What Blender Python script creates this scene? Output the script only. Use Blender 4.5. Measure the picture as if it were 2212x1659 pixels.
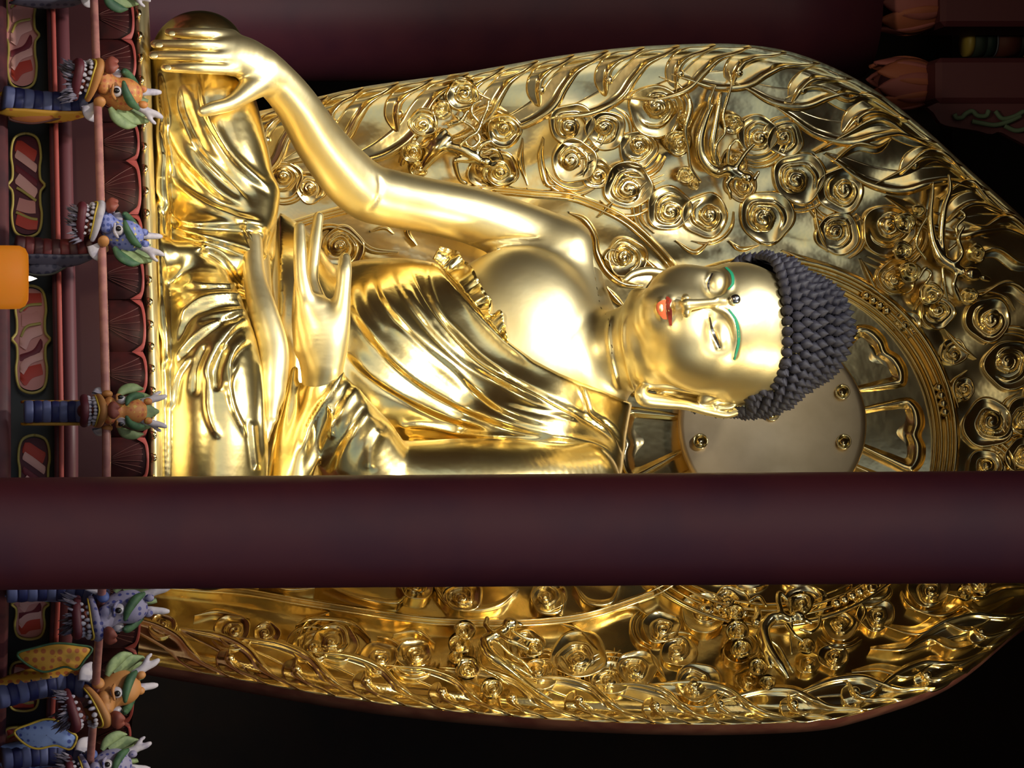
import bpy, math, random
import numpy as np
from mathutils import Vector, Matrix
random.seed(7); rng = np.random.RandomState(11)
for o in list(bpy.data.objects): bpy.data.objects.remove(o)
C = bpy.context.scene.collection
SC = bpy.context.scene
# ------------------------------------------------ camera (portrait photograph lying on its side)
FPX = 6400.0; DIST = 16.0; HOR = -100.0; CY = 829.5; ZC = 1.55
camd = bpy.data.cameras.new('camera'); cam = bpy.data.objects.new('camera', camd); C.objects.link(cam)
camd.sensor_width = 36.0; camd.lens = FPX*36.0/2212.0
camd.shift_x = (1106-HOR)/2212.0; camd.shift_y = 0
camd.clip_end = 200
cam.matrix_world = Matrix(((0,-1,0,0),(0,0,-1,-DIST),(1,0,0,ZC),(0,0,0,1)))
SC.camera = cam
# ------------------------------------------------ world, lamps, exposure
SC.view_settings.view_transform = 'Standard'; SC.view_settings.look = 'None'
SC.view_settings.gamma = 1; SC.view_settings.use_curve_mapping = False
SC.view_settings.exposure = 0.0
try: SC.cycles.use_denoising = True
except Exception: pass
w = bpy.data.worlds.new('daylight'); SC.world = w; w.use_nodes = True
nt = w.node_tree; bg = nt.nodes['Background']
sky = nt.nodes.new('ShaderNodeTexSky'); sky.sky_type = 'NISHITA'; sky.sun_disc = False
sky.sun_elevation = math.radians(38); sky.sun_rotation = math.radians(200)
nt.links.new(sky.outputs[0], bg.inputs[0]); bg.inputs[1].default_value = 0.075
def lamp(name, kind, loc, target, energy, color=(1,1,1), **kw):
    d = bpy.data.lights.new(name, kind); d.energy = energy; d.color = color
    for k, v in kw.items(): setattr(d, k, v)
    o = bpy.data.objects.new(name, d); C.objects.link(o); o.location = loc
    dv = Vector(target)-Vector(loc); o.rotation_euler = dv.to_track_quat('-Z', 'Y').to_euler()
    return o
lamp('spot_key', 'SPOT', (-2.0,-5.9,7.7), (-0.55,-1.2,3.3), 1750, (1,.95,.82), spot_size=math.radians(50), spot_blend=.8, shadow_soft_size=.25)
lamp('spot_high', 'SPOT', (-3.4,-4.4,9.6), (-0.5,-1.0,3.5), 800, (.97,.97,1), spot_size=math.radians(46), spot_blend=.8, shadow_soft_size=.3)
lamp('fill_low', 'SPOT', (-1.9,-6.4,1.3), (-0.5,-1.0,4.7), 420, (1,.86,.55), spot_size=math.radians(46), spot_blend=.6, shadow_soft_size=.4)  # added warm fill from below, stands in for light bounced off the floor
lamp('spot_right', 'SPOT', (2.9,-4.4,8.6), (0.7,-0.4,3.6), 700, (1,.86,.56), spot_size=math.radians(56), spot_blend=.6, shadow_soft_size=.25)

# ------------------------------------------------ frames
TH = math.radians(22); cT, sT = math.cos(TH), math.sin(TH)
O = np.array([0.314, 0.0, 0.0]); R_ = np.array([cT,-sT,0.0]); F_ = np.array([-sT,-cT,0.0]); CAM = np.array([0,-DIST,ZC])
HK = 0.214
def ray(px, py):
    px = np.asarray(px, float); py = np.asarray(py, float)
    return np.stack([(py-CY)/FPX, np.ones_like(px+py), (px-HOR)/FPX+0*py], -1)
def S(px, py, f):
    """photo pixel + distance f in front of the halo plane -> statue frame (x right, f forward, z up)"""
    d = ray(px, py); f = np.asarray(f, float)
    a = (CAM-O)@F_; b = d@F_
    t = (f-a)/b
    P = CAM + d*t[...,None]
    return np.stack([(P-O)@R_, f+0*t, P[...,2]], -1)
def Sh(px, py, off):
    """the same on the curved halo shell"""
    px = np.asarray(px, float); py = np.asarray(py, float); off = np.asarray(off, float)+0*px
    f = off.copy()
    for i in range(12):
        p = S(px, py, f); f = HK*np.clip(p[...,0],-2.6,2.6)**2+off
    return S(px, py, f)
def scale_at(f):      # pixels per metre
    return FPX/(DIST-np.asarray(f)*cT)
def proj(Q):          # statue frame -> pixel
    P = O + Q[...,0:1]*R_ + Q[...,1:2]*F_ + Q[...,2:3]*np.array([0,0,1.0])
    v = P-CAM; t = v[...,1]
    return HOR+FPX*v[...,2]/t, CY+FPX*v[...,0]/t
MS = Matrix(((R_[0],F_[0],0,O[0]),(R_[1],F_[1],0,O[1]),(0,0,1,0),(0,0,0,1)))   # statue frame to world (left handed pair fixed below)
def toW(Q):
    Q = np.asarray(Q, float)
    return O + Q[...,0:1]*R_ + Q[...,1:2]*F_ + Q[...,2:3]*np.array([0,0,1.0])
def PW(px, py, Y):    # pixel + world depth Y -> world point
    d = ray(px, py); return CAM + d*(np.asarray(Y,float)+DIST)[...,None]
def spl(pts, n):
    """Catmull-Rom through the points, n samples, all columns"""
    P = np.asarray(pts, float)
    if len(P) == 2: 
        t = np.linspace(0,1,n)[:,None]; return P[0]*(1-t)+P[1]*t
    Q = np.vstack([2*P[0]-P[1], P, 2*P[-1]-P[-2]])
    k = min(3, P.shape[1])
    seg = np.maximum(np.linalg.norm(np.diff(P[:,:2],axis=0),axis=1),1e-6); cum = np.r_[0,np.cumsum(seg)]
    u = np.linspace(0,cum[-1],n); i = np.clip(np.searchsorted(cum,u,'right')-1,0,len(seg)-1)
    t = ((u-cum[i])/seg[i])[:,None]
    a,b,c,d = Q[i],Q[i+1],Q[i+2],Q[i+3]
    return .5*((2*b)+(-a+c)*t+(2*a-5*b+4*c-d)*t*t+(-a+3*b-3*c+d)*t**3)
def cspl(pts, n):
    P = np.asarray(pts, float); Q = spl(np.vstack([P,P,P,P[:1]]), 3*n+1); return Q[n:2*n]
# ------------------------------------------------ objects
def mesh_of(name, V, Fc, mat=None, smooth=True):
    m = bpy.data.meshes.new(name)
    V = np.asarray(V, np.float32).reshape(-1,3)
    if isinstance(Fc, np.ndarray):
        n, k = Fc.shape
        m.vertices.add(len(V)); m.vertices.foreach_set('co', V.ravel())
        m.loops.add(n*k); m.loops.foreach_set('vertex_index', Fc.astype(np.int32).ravel())
        m.polygons.add(n); m.polygons.foreach_set('loop_start', np.arange(0,n*k,k,dtype=np.int32))
        m.polygons.foreach_set('loop_total', np.full(n,k,np.int32)); m.update(calc_edges=True)
    else:
        m.from_pydata(V.tolist(), [], [tuple(int(i) for i in f) for f in Fc]); m.update()
    if smooth: m.polygons.foreach_set('use_smooth', np.ones(len(m.polygons),bool))
    m.validate()
    if mat is not None:
        for q in (mat if isinstance(mat,(list,tuple)) else [mat]): m.materials.append(q)
    return m
def link(name, mesh, parent=None, loc=None):
    o = bpy.data.objects.new(name, mesh); C.objects.link(o)
    if loc is not None: o.location = loc
    if parent is not None:
        o.parent = parent; o.matrix_parent_inverse = parent_world(parent).inverted()
    return o
def parent_world(p):
    m = p.matrix_parent_inverse @ p.matrix_basis
    return m if p.parent is None else parent_world(p.parent) @ m
def obj(name, V, Fc, mat, parent=None, smooth=True): return link(name, mesh_of(name,V,Fc,mat,smooth), parent)
def tag(o, label=None, cat=None, group=None, kind=None):
    if label: o['label'] = label
    if cat: o['category'] = cat
    if group: o['group'] = group
    if kind: o['kind'] = kind
    return o
def thing(name, label, cat, loc, group=None):
    o = bpy.data.objects.new(name, None); C.objects.link(o); o.location = [float(v) for v in loc]; o.empty_display_size = .1
    return tag(o, label, cat, group)
def merge(parts):
    V=[];Fl=[];n=0
    for v,f in parts:
        v=np.asarray(v,float).reshape(-1,3); V.append(v)
        f=[list(q) for q in (f.tolist() if isinstance(f,np.ndarray) else f)]
        Fl += [[i+n for i in q] for q in f]; n+=len(v)
    return np.vstack(V), Fl
def gridfaces(nu, nv, cu=False, cv=False):
    iu = np.arange(nu if cu else nu-1); iv = np.arange(nv if cv else nv-1)
    a,b = np.meshgrid(iu,iv,indexing='ij'); a2=(a+1)%nu; b2=(b+1)%nv
    return np.stack([a*nv+b, a2*nv+b, a2*nv+b2, a*nv+b2],-1).reshape(-1,4)
def box(c, s, R=None):
    x,y,z=[q/2 for q in s]
    V=np.array([[sx*x,sy*y,sz*z] for sx in(-1,1) for sy in(-1,1) for sz in(-1,1)],float)
    if R is not None: V=V@np.asarray(R).T
    return V+np.asarray(c,float), [(0,1,3,2),(4,6,7,5),(0,4,5,1),(2,3,7,6),(0,2,6,4),(1,5,7,3)]
def bbox_mesh(c, s, bev=.01, R=None):
    """box with bevelled edges along all sides"""
    x,y,z=[q/2 for q in s]; b=min(bev,x*.9,y*.9,z*.9)
    V=[];idx={}
    for sx in(-1,1):
        for sy in(-1,1):
            for sz in(-1,1):
                for ax in range(3):
                    p=[sx*(x-b),sy*(y-b),sz*(z-b)]; p[ax]=(sx*x,sy*y,sz*z)[ax]
                    idx[(sx,sy,sz,ax)]=len(V); V.append(p)
    F=[]
    for ax in range(3):
        o1,o2=[q for q in range(3) if q!=ax]
        for s0 in(-1,1):
            q=[]
            for a,b2 in((-1,-1),(1,-1),(1,1),(-1,1)):
                k=[0,0,0];k[ax]=s0;k[o1]=a;k[o2]=b2; q.append(idx[(k[0],k[1],k[2],ax)])
            F.append(q)
        for a in(-1,1):
            for b2 in(-1,1):
                k1=[0,0,0];k1[ax]=-1;k1[o1]=a;k1[o2]=b2; k2=list(k1);k2[ax]=1
                F.append([idx[(*k1,o1)],idx[(*k2,o1)],idx[(*k2,o2)],idx[(*k1,o2)]])
    for sx in(-1,1):
        for sy in(-1,1):
            for sz in(-1,1): F.append([idx[(sx,sy,sz,a)] for a in range(3)])
    V=np.array(V,float)
    if R is not None: V=V@np.asarray(R).T
    V=V+np.asarray(c,float)
    cc=np.asarray(c,float); F2=[]
    for f in F:
        p=V[f]; nrm=np.cross(p[1]-p[0],p[2]-p[0])
        F2.append(f if nrm@(p.mean(0)-cc)>0 else f[::-1])
    return V,F2
def tube(P, r, n=10, cap=True, flat=None):
    """round bar along P with radii r"""
    P=np.asarray(P,float); m=len(P); r=np.broadcast_to(np.asarray(r,float),(m,))
    T=np.gradient(P,axis=0); T/=np.maximum(np.linalg.norm(T,axis=1),1e-9)[:,None]
    up=np.array([0,0,1.0]); 
    if abs(T[0]@up)>.9: up=np.array([1.0,0,0])
    N=np.zeros_like(P); v=up-T[0]*(up@T[0]); v/=np.linalg.norm(v)
    for i in range(m):
        v=v-T[i]*(v@T[i]); v/=max(np.linalg.norm(v),1e-9); N[i]=v
    B=np.cross(T,N); a=np.linspace(0,2*np.pi,n,endpoint=False)
    V=P[:,None]+r[:,None,None]*(np.cos(a)[None,:,None]*N[:,None]+np.sin(a)[None,:,None]*B[:,None])
    F=gridfaces(m,n,False,True)
    F=[list(q) for q in F.tolist()]; V=V.reshape(-1,3)
    if cap:
        F.append(list(range(n))); F.append([(m-1)*n+i for i in range(n)][::-1])
    return V,F
def lathe(prof, n=32, c=(0,0,0)):
    """prof: list of (radius, z)"""
    prof=np.asarray(prof,float); a=np.linspace(0,2*np.pi,n,endpoint=False)
    V=np.stack([prof[:,0:1]*np.cos(a),prof[:,0:1]*np.sin(a),prof[:,1:2]+0*a],-1).reshape(-1,3)+np.asarray(c,float)
    F=[list(q)[::-1] for q in gridfaces(len(prof),n,False,True).tolist()]
    if prof[0,0]>1e-5: F.append(list(range(n))[::-1] if False else list(range(n)))
    if prof[-1,0]>1e-5: F.append([(len(prof)-1)*n+i for i in range(n)])
    return V,F
def ellipsoid(c, r, nu=14, nv=20, R=None):
    u=np.linspace(0,np.pi,nu); v=np.linspace(0,2*np.pi,nv,endpoint=False)
    V=np.stack([np.outer(np.sin(u),np.cos(v)),np.outer(np.sin(u),np.sin(v)),np.outer(np.cos(u),np.ones(nv))],-1).reshape(-1,3)*np.asarray(r,float)
    if R is not None: V=V@np.asarray(R,float).T
    return V+np.asarray(c,float), gridfaces(nu,nv,False,True).tolist()
# ------------------------------------------------ materials
def M(name, base, rough=.5, metal=0.0, noise=None, bump=None, emis=None, coat=0.0, sub=0.0, dirt=None):
    m=bpy.data.materials.new(name); m.use_nodes=True; t=m.node_tree; b=t.nodes['Principled BSDF']
    b.inputs['Base Color'].default_value=(*base,1); b.inputs['Roughness'].default_value=rough; b.inputs['Metallic'].default_value=metal
    if coat: b.inputs['Coat Weight'].default_value=coat; b.inputs['Coat Roughness'].default_value=.25
    if sub: b.inputs['Subsurface Weight'].default_value=sub; b.inputs['Subsurface Scale'].default_value=.05
    tc=t.nodes.new('ShaderNodeTexCoord')
    if noise:
        col2,sc,lo,hi=noise
        n=t.nodes.new('ShaderNodeTexNoise'); n.inputs['Scale'].default_value=sc; n.inputs['Detail'].default_value=4
        r=t.nodes.new('ShaderNodeMapRange'); r.inputs['From Min'].default_value=lo; r.inputs['From Max'].default_value=hi
        x=t.nodes.new('ShaderNodeMix'); x.data_type='RGBA'
        x.inputs['A'].default_value=(*base,1); x.inputs['B'].default_value=(*col2,1)
        t.links.new(tc.outputs['Object'],n.inputs['Vector']); t.links.new(n.outputs['Fac'],r.inputs['Value']); t.links.new(r.outputs[0],x.inputs['Factor'])
        t.links.new(x.outputs['Result'],b.inputs['Base Color'])
    if bump:
        st,sc,dist=bump
        n=t.nodes.new('ShaderNodeTexNoise'); n.inputs['Scale'].default_value=sc; n.inputs['Detail'].default_value=3
        q=t.nodes.new('ShaderNodeBump'); q.inputs['Strength'].default_value=st; q.inputs['Distance'].default_value=dist
        t.links.new(tc.outputs['Object'],n.inputs['Vector']); t.links.new(n.outputs['Fac'],q.inputs['Height']); t.links.new(q.outputs[0],b.inputs['Normal'])
    if emis:
        b.inputs['Emission Color'].default_value=(*emis[0],1); b.inputs['Emission Strength'].default_value=emis[1]
    return m
def srgb(r,g,b):
    f=lambda c:((c/255+.055)/1.055)**2.4 if c/255>.04045 else c/255/12.92
    return (f(r),f(g),f(b))
G_SKIN=M('gold_leaf_satin',(.93,.79,.44),.40,1.0,noise=((.90,.74,.38),5,.4,.7),bump=(.05,14,.02))
G_ROBE=M('gold_leaf_bright',(.94,.75,.33),.23,1.0,noise=((.88,.69,.28),6,.45,.7),bump=(.12,9,.02))
G_HALO=M('gold_leaf_halo',(.92,.74,.37),.19,1.0,noise=((.85,.66,.32),3,.4,.7),bump=(.10,7,.03))
G_ORN=M('gold_ornament',(.90,.74,.38),.16,1.0,bump=(.08,16,.02))
G_DISC=M('gold_disc',(.80,.62,.38),.40,1.0,noise=((.66,.50,.29),4,.4,.7))
# ================================================= implicit modelling
def spl3(A,n):
    Q=np.vstack([2*A[0]-A[1],A,2*A[-1]-A[-2]]); seg=np.maximum(np.linalg.norm(np.diff(A[:,:3],axis=0),axis=1),1e-6); cum=np.r_[0,np.cumsum(seg)]
    u=np.union1d(np.linspace(0,cum[-1],n),[]); i=np.clip(np.searchsorted(cum,u,'right')-1,0,len(seg)-1); t=((u-cum[i])/seg[i])[:,None]
    a,b,c,d=Q[i],Q[i+1],Q[i+2],Q[i+3]
    R=.5*((2*b)+(-a+c)*t+(2*a-5*b+4*c-d)*t*t+(-a+3*b-3*c+d)*t**3); R[:,3]=np.maximum(R[:,3],A[:,3].min()*.8); return R
class Field:
    def __init__(s, lo, hi, h):
        s.lo=np.asarray(lo,float); s.h=h
        n=np.ceil((np.asarray(hi,float)-s.lo)/h).astype(int)+1; s.n=n
        s.v=np.full(n,9.0,np.float32)
        s.ax=[s.lo[i]+h*np.arange(n[i]) for i in range(3)]
    def sub(s, lo, hi):
        i0=np.clip(np.floor((np.asarray(lo)-s.lo)/s.h).astype(int),0,s.n); i1=np.clip(np.ceil((np.asarray(hi)-s.lo)/s.h).astype(int)+1,0,s.n)
        if np.any(i1<=i0): return None
        sl=tuple(slice(a,b) for a,b in zip(i0,i1))
        X=s.ax[0][sl[0]][:,None,None].astype(np.float32);Y=s.ax[1][sl[1]][None,:,None].astype(np.float32);Z=s.ax[2][sl[2]][None,None,:].astype(np.float32)
        return sl,X,Y,Z
    def put(s, sl, d, k, mode='add'):
        v=s.v[sl]; d=d.astype(np.float32)
        if mode=='add':
            if k<=0: s.v[sl]=np.minimum(v,d)
            else:
                h=np.maximum(k-np.abs(v-d),0)/k; s.v[sl]=np.minimum(v,d)-h*h*k*.25
        else:
            d=-d
            if k<=0: s.v[sl]=np.maximum(v,d)
            else:
                h=np.maximum(k-np.abs(v-d),0)/k; s.v[sl]=np.maximum(v,d)+h*h*k*.25
    def ell(s, c, r, k=.04, R=None, mode='add'):
        c=np.asarray(c,float); r=np.asarray(r,float)*np.ones(3); e=r.max() if R is not None else r
        q=s.sub(c-e-2.2*k-.03,c+e+2.2*k+.03)
        if q is None: return
        sl,X,Y,Z=q; a,b,g=X-c[0],Y-c[1],Z-c[2]
        if R is not None:
            R=np.asarray(R,float); a,b,g=(R[0,0]*a+R[1,0]*b+R[2,0]*g, R[0,1]*a+R[1,1]*b+R[2,1]*g, R[0,2]*a+R[1,2]*b+R[2,2]*g)
        k0=np.sqrt((a/r[0])**2+(b/r[1])**2+(g/r[2])**2); k1=np.sqrt((a/r[0]**2)**2+(b/r[1]**2)**2+(g/r[2]**2)**2)
        s.put(sl,k0*(k0-1)/np.maximum(k1,1e-6),k,mode)
    def cone(s, a, b, ra, rb, k=.03, flat=None, mode='add'):
        """tapered capsule; flat=(axis vector, factor>1) squashes it across the axis"""
        a=np.asarray(a,float); b=np.asarray(b,float); m=max(ra,rb)+2.2*k+.02
        q=s.sub(np.minimum(a,b)-m,np.maximum(a,b)+m)
        if q is None: return
        sl,X,Y,Z=q; d=b-a; L2=max(d@d,1e-9)
        x,y,z=X-a[0],Y-a[1],Z-a[2]
        t=np.clip((x*d[0]+y*d[1]+z*d[2])/L2,0,1)
        x=x-t*d[0];y=y-t*d[1];z=z-t*d[2]
        r=ra+(rb-ra)*t
        if flat is not None:
            n,fc=flat; n=np.asarray(n,float)/np.linalg.norm(n); e=x*n[0]+y*n[1]+z*n[2]
            D=np.sqrt(np.maximum(x*x+y*y+z*z-e*e,0)+(e*fc)**2); gr=np.sqrt(np.maximum(x*x+y*y+z*z-e*e,0)+(e*fc*fc)**2)/np.maximum(D,1e-6)
            s.put(sl,(D-r)/np.maximum(gr,1),k,mode)
        else: s.put(sl,np.sqrt(x*x+y*y+z*z)-r,k,mode)
    def chain(s, P, k=.03, flat=None, mode='add'):
        A=np.array([[*map(float,p[0]),p[1]] for p in P])
        L=np.linalg.norm(np.diff(A[:,:3],axis=0),axis=1).sum(); n=int(np.clip(L/max(A[:,3].mean()*.16,1e-3),len(A),110))
        if len(A)>2:
            Q=spl3(A,max(n,2*len(A)-1))
        else: Q=A
        m=Q[:,3].max()+2.2*k+.02
        q=s.sub(Q[:,:3].min(0)-m,Q[:,:3].max(0)+m)
        if q is None: return
        sl,X,Y,Z=q; best=np.full([v.stop-v.start for v in sl],9.0,np.float32)
        lo=np.array([X.ravel()[0],Y.ravel()[0],Z.ravel()[0]])
        for p,r in zip(Q[:-1],Q[1:]):
            mm=max(p[3],r[3])+2.2*k+.02
            i0=np.clip(np.floor((np.minimum(p[:3],r[:3])-mm-lo)/s.h).astype(int),0,best.shape); i1=np.clip(np.ceil((np.maximum(p[:3],r[:3])+mm-lo)/s.h).astype(int)+1,0,best.shape)
            if np.any(i1<=i0): continue
            t_=tuple(slice(a,b) for a,b in zip(i0,i1))
            d=r[:3]-p[:3]; L2=max(d@d,1e-9)
            x,y,z=X[t_[0]]-p[0],Y[:,t_[1]]-p[1],Z[:,:,t_[2]]-p[2]
            t=np.clip((x*d[0]+y*d[1]+z*d[2])/L2,0,1); x=x-t*d[0];y=y-t*d[1];z=z-t*d[2]; rad=p[3]+(r[3]-p[3])*t
            if flat is not None:
                nn,fc=flat; nn=np.asarray(nn,float)/np.linalg.norm(nn); e=x*nn[0]+y*nn[1]+z*nn[2]; b2=np.maximum(x*x+y*y+z*z-e*e,0)
                D=np.sqrt(b2+(e*fc)**2); gr=np.sqrt(b2+(e*fc*fc)**2)/np.maximum(D,1e-6); dd=(D-rad)/np.maximum(gr,1)
            else: dd=np.sqrt(x*x+y*y+z*z)-rad
            best[t_]=np.minimum(best[t_],dd.astype(np.float32))
        s.put(sl,best,k,mode)
    def mesh(s, smooth=2):
        v=s.v; n=np.array(v.shape); neg=v<0
        c=neg[:-1,:-1,:-1].astype(np.int8)
        c=c+neg[1:,:-1,:-1]+neg[:-1,1:,:-1]+neg[1:,1:,:-1]+neg[:-1,:-1,1:]+neg[1:,:-1,1:]+neg[:-1,1:,1:]+neg[1:,1:,1:]
        act=np.argwhere((c>0)&(c<8)); idm=np.full(n-1,-1,np.int32); idm[act[:,0],act[:,1],act[:,2]]=np.arange(len(act))
        offs=np.array([[i,j,k] for i in(0,1) for j in(0,1) for k in(0,1)])
        cv=np.stack([v[act[:,0]+o[0],act[:,1]+o[1],act[:,2]+o[2]] for o in offs],1)
        P=np.zeros((len(act),3)); W=np.zeros(len(act))
        for a in range(8):
            for b in range(a+1,8):
                if np.abs(offs[a]-offs[b]).sum()!=1: continue
                m=(cv[:,a]<0)!=(cv[:,b]<0); t=cv[:,a]/np.where(m,cv[:,a]-cv[:,b],1)
                P+=np.where(m[:,None],offs[a]+t[:,None]*(offs[b]-offs[a]),0); W+=m
        P=P/W[:,None]
        V=act+P; F=[]
        for axn in range(3):
            o=[0,0,0];o[axn]=1
            A=neg[tuple(slice(0,n[i]-o[i]) for i in range(3))]; B=neg[tuple(slice(o[i],n[i]) for i in range(3))]
            e=np.argwhere(A!=B); u,w_=[i for i in range(3) if i!=axn]
            e=e[(e[:,u]>0)&(e[:,w_]>0)&(e[:,u]<n[u]-1)&(e[:,w_]<n[w_]-1)]
            q=[]
            for du,dw in((-1,-1),(0,-1),(0,0),(-1,0)):
                g=e.copy(); g[:,u]+=du; g[:,w_]+=dw; q.append(idm[g[:,0],g[:,1],g[:,2]])
            q=np.stack(q,1); fl=A[e[:,0],e[:,1],e[:,2]]
            if axn==1: fl=~fl
            q[~fl]=q[~fl][:,::-1]; F.append(q)
        F=np.vstack(F); F=F[(F>=0).all(1)]
        # gradient normals + relaxation
        E=np.vstack([F[:,[0,1]],F[:,[1,2]],F[:,[2,3]],F[:,[3,0]]]); E=np.vstack([E,E[:,::-1]])
        cnt=np.bincount(E[:,0],minlength=len(V)).astype(float)
        def lap(V): return np.stack([np.bincount(E[:,0],V[E[:,1],i],len(V)) for i in range(3)],1)/np.maximum(cnt,1)[:,None]
        def newton(V):
            i=np.clip(np.floor(V).astype(int),0,n-2); f=V-i; cs=[v[i[:,0]+o[0],i[:,1]+o[1],i[:,2]+o[2]].astype(float) for o in offs]
            val=0; g=np.zeros_like(V)
            for o,cc in zip(offs,cs):
                wx,wy,wz=[np.where(o[a],f[:,a],1-f[:,a]) for a in range(3)]; sg=[1 if o[a] else -1 for a in range(3)]
                val=val+wx*wy*wz*cc; g[:,0]+=sg[0]*wy*wz*cc; g[:,1]+=sg[1]*wx*wz*cc; g[:,2]+=sg[2]*wx*wy*cc
            st=-(val/np.maximum((g**2).sum(1),1e-9))[:,None]*g
            return V+np.clip(st,-.5,.5)
        for it in range(smooth):
            V=V+.5*(lap(V)-V); V=newton(V)
        if smooth:
            V=V+.5*(lap(V)-V)
        return s.lo+V*s.h, F
def vnormals(V,F):
    n=np.cross(V[F[:,2]]-V[F[:,0]],V[F[:,3]]-V[F[:,1]]); N=np.zeros_like(V)
    for i in range(4):
        for a in range(3): N[:,a]+=np.bincount(F[:,i],n[:,a],len(V))
    return N/np.maximum(np.linalg.norm(N,axis=1),1e-12)[:,None]
def outward(V,F):
    """statue frame triple (R,F,Z) is left handed in the world, so flip"""
    return F[:,::-1]
VIEW_T=None
def viewdir(Q):     # unit vector surface->camera in the statue frame
    cs=np.array([(CAM-O)@R_,(CAM-O)@F_,CAM[2]]); d=cs-Q; return d/np.linalg.norm(d,axis=1)[:,None]
def seg_dist(px,py,L):
    """signed distance (pixels) to polyline L, and position 0..1 along it"""
    best=np.full(px.shape,1e9); sg=np.zeros(px.shape); par=np.zeros(px.shape); L=np.asarray(L,float)
    n=len(L)-1
    for i in range(n):
        a=L[i];d=L[i+1]-a;l2=max(d@d,1e-9); t=((px-a[0])*d[0]+(py-a[1])*d[1])/l2; tc=np.clip(t,0,1)
        ex=px-a[0]-tc*d[0];ey=py-a[1]-tc*d[1]; D=np.hypot(ex,ey); m=D<best
        best[m]=D[m]; cr=(d[0]*(py-a[1])-d[1]*(px-a[0])); sg[m]=np.sign(cr)[m]; par[m]=((i+tc)/n)[m]
    return best*sg,par
def inside(px,py,poly):
    poly=np.asarray(poly,float); r=np.zeros(px.shape,bool); j=len(poly)-1
    for i in range(len(poly)):
        a,b=poly[i],poly[j]
        c=((a[1]>py)!=(b[1]>py)); x=(b[0]-a[0])*(py-a[1])/((b[1]-a[1]) if b[1]!=a[1] else 1e-9)+a[0]
        r^=c&(px<x); j=i
    return r
def poly_off(px,py,poly,soft):
    """+1 inside, -1 outside with a soft border"""
    L=np.vstack([poly,poly[:1]]); best=np.full(px.shape,1e9)
    for i in range(len(L)-1):
        a=L[i];d=L[i+1]-a;l2=max(d@d,1e-9); t=np.clip(((px-a[0])*d[0]+(py-a[1])*d[1])/l2,0,1)
        best=np.minimum(best,np.hypot(px-a[0]-t*d[0],py-a[1]-t*d[1]))
    s=np.where(inside(px,py,poly),best,-best)
    return np.clip(s/soft,-1,1), s
def strokes(px,py,ST):
    """ST: list of (points, amplitude m, width px, kind). kinds: r ridge, g groove, f fold (steep on the + side), s step (raises the + side)"""
    h=np.zeros(px.shape)
    for pts,A,w_,kind in ST:
        L=spl(pts,max(8,len(pts)*5)); lo=L.min(0)-6*w_-4; hi=L.max(0)+6*w_+4
        m=(px>lo[0])&(px<hi[0])&(py>lo[1])&(py<hi[1])
        if not m.any(): continue
        d,t=seg_dist(px[m],py[m],L); e=np.clip(np.minimum(t,1-t)*6,0,1); e=e*e*(3-2*e)
        if kind=='r': q=np.exp(-(d/w_)**2)
        elif kind=='g': q=-np.exp(-(d/w_)**2)
        elif kind=='f': q=np.where(d>0,np.exp(-(d/(w_*.7))**2),np.exp(-(d/(w_*2.4))**2))-.30*np.exp(-((d-w_*1.3)/(w_*.8))**2)
        else: q=.5*(1+np.tanh(d/w_))*np.exp(-(np.maximum(d,0)/(w_*6))**2)
        h[m]+=A*q*e
    return h
# ================================================= the seated figure
def pt(px,py,f): return S(px,py,f)
def rr(r,f): return r/float(scale_at(f))
def CH(fld, L, k=.03, flat=None, mode='add'):
    fld.chain([(pt(a,b,f), rr(r,f)) for a,b,f,r in L], k, flat, mode)
def EL(fld, c, r, k=.04, R=None, mode='add'):
    """centre (px,py,f), radii (vertical px, lateral px, depth m)"""
    s_=float(scale_at(c[2])); fld.ell(pt(*c),(r[1]/s_,r[2],r[0]/s_),k,R,mode)
def torso_prims(f, skin=True):
    EL(f,(1120,785,.98),(215,255,.36),.06)
    EL(f,(1125,660,1.16),(125,128,.20),.12)
    EL(f,(1130,925,1.18),(125,128,.20),.12)
    EL(f,(850,790,1.02),(300,232,.36),.10)
    EL(f,(800,775,1.22),(150,150,.22),.12)
    CH(f,[(1205,560,.98,82),(1262,680,.98,62),(1290,775,1.02,70),(1275,880,1.0,70),(1240,1010,1.0,88)],.10)
    EL(f,(560,770,1.15),(190,330,.42),.08)
ARM=[(1208,548,.98,80),(1120,503,1.02,69),(1020,466,1.10,63),(920,444,1.2,61),(840,428,1.31,63),(795,415,1.38,64),(750,378,1.48,62),(690,306,1.68,55),(640,226,1.9,48),(600,178,2.03,45),(568,152,2.10,46)]
def skin_prims(f):
    torso_prims(f)
    CH(f,[(1275,775,1.06,98),(1330,762,1.15,89),(1380,745,1.21,92),(1430,735,1.22,96)],.06)
    CH(f,ARM,.05)
    # left forearm and palm in one sweep
    CH(f,[(712,905,1.62,40),(706,880,1.66,43),(700,850,1.70,45),(693,800,1.77,43),(691,755,1.81,49),(690,715,1.84,53),(682,678,1.87,42)],.03)
def fingers(f, L, k=.012):
    for c in L: CH(f,c,k)
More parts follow.
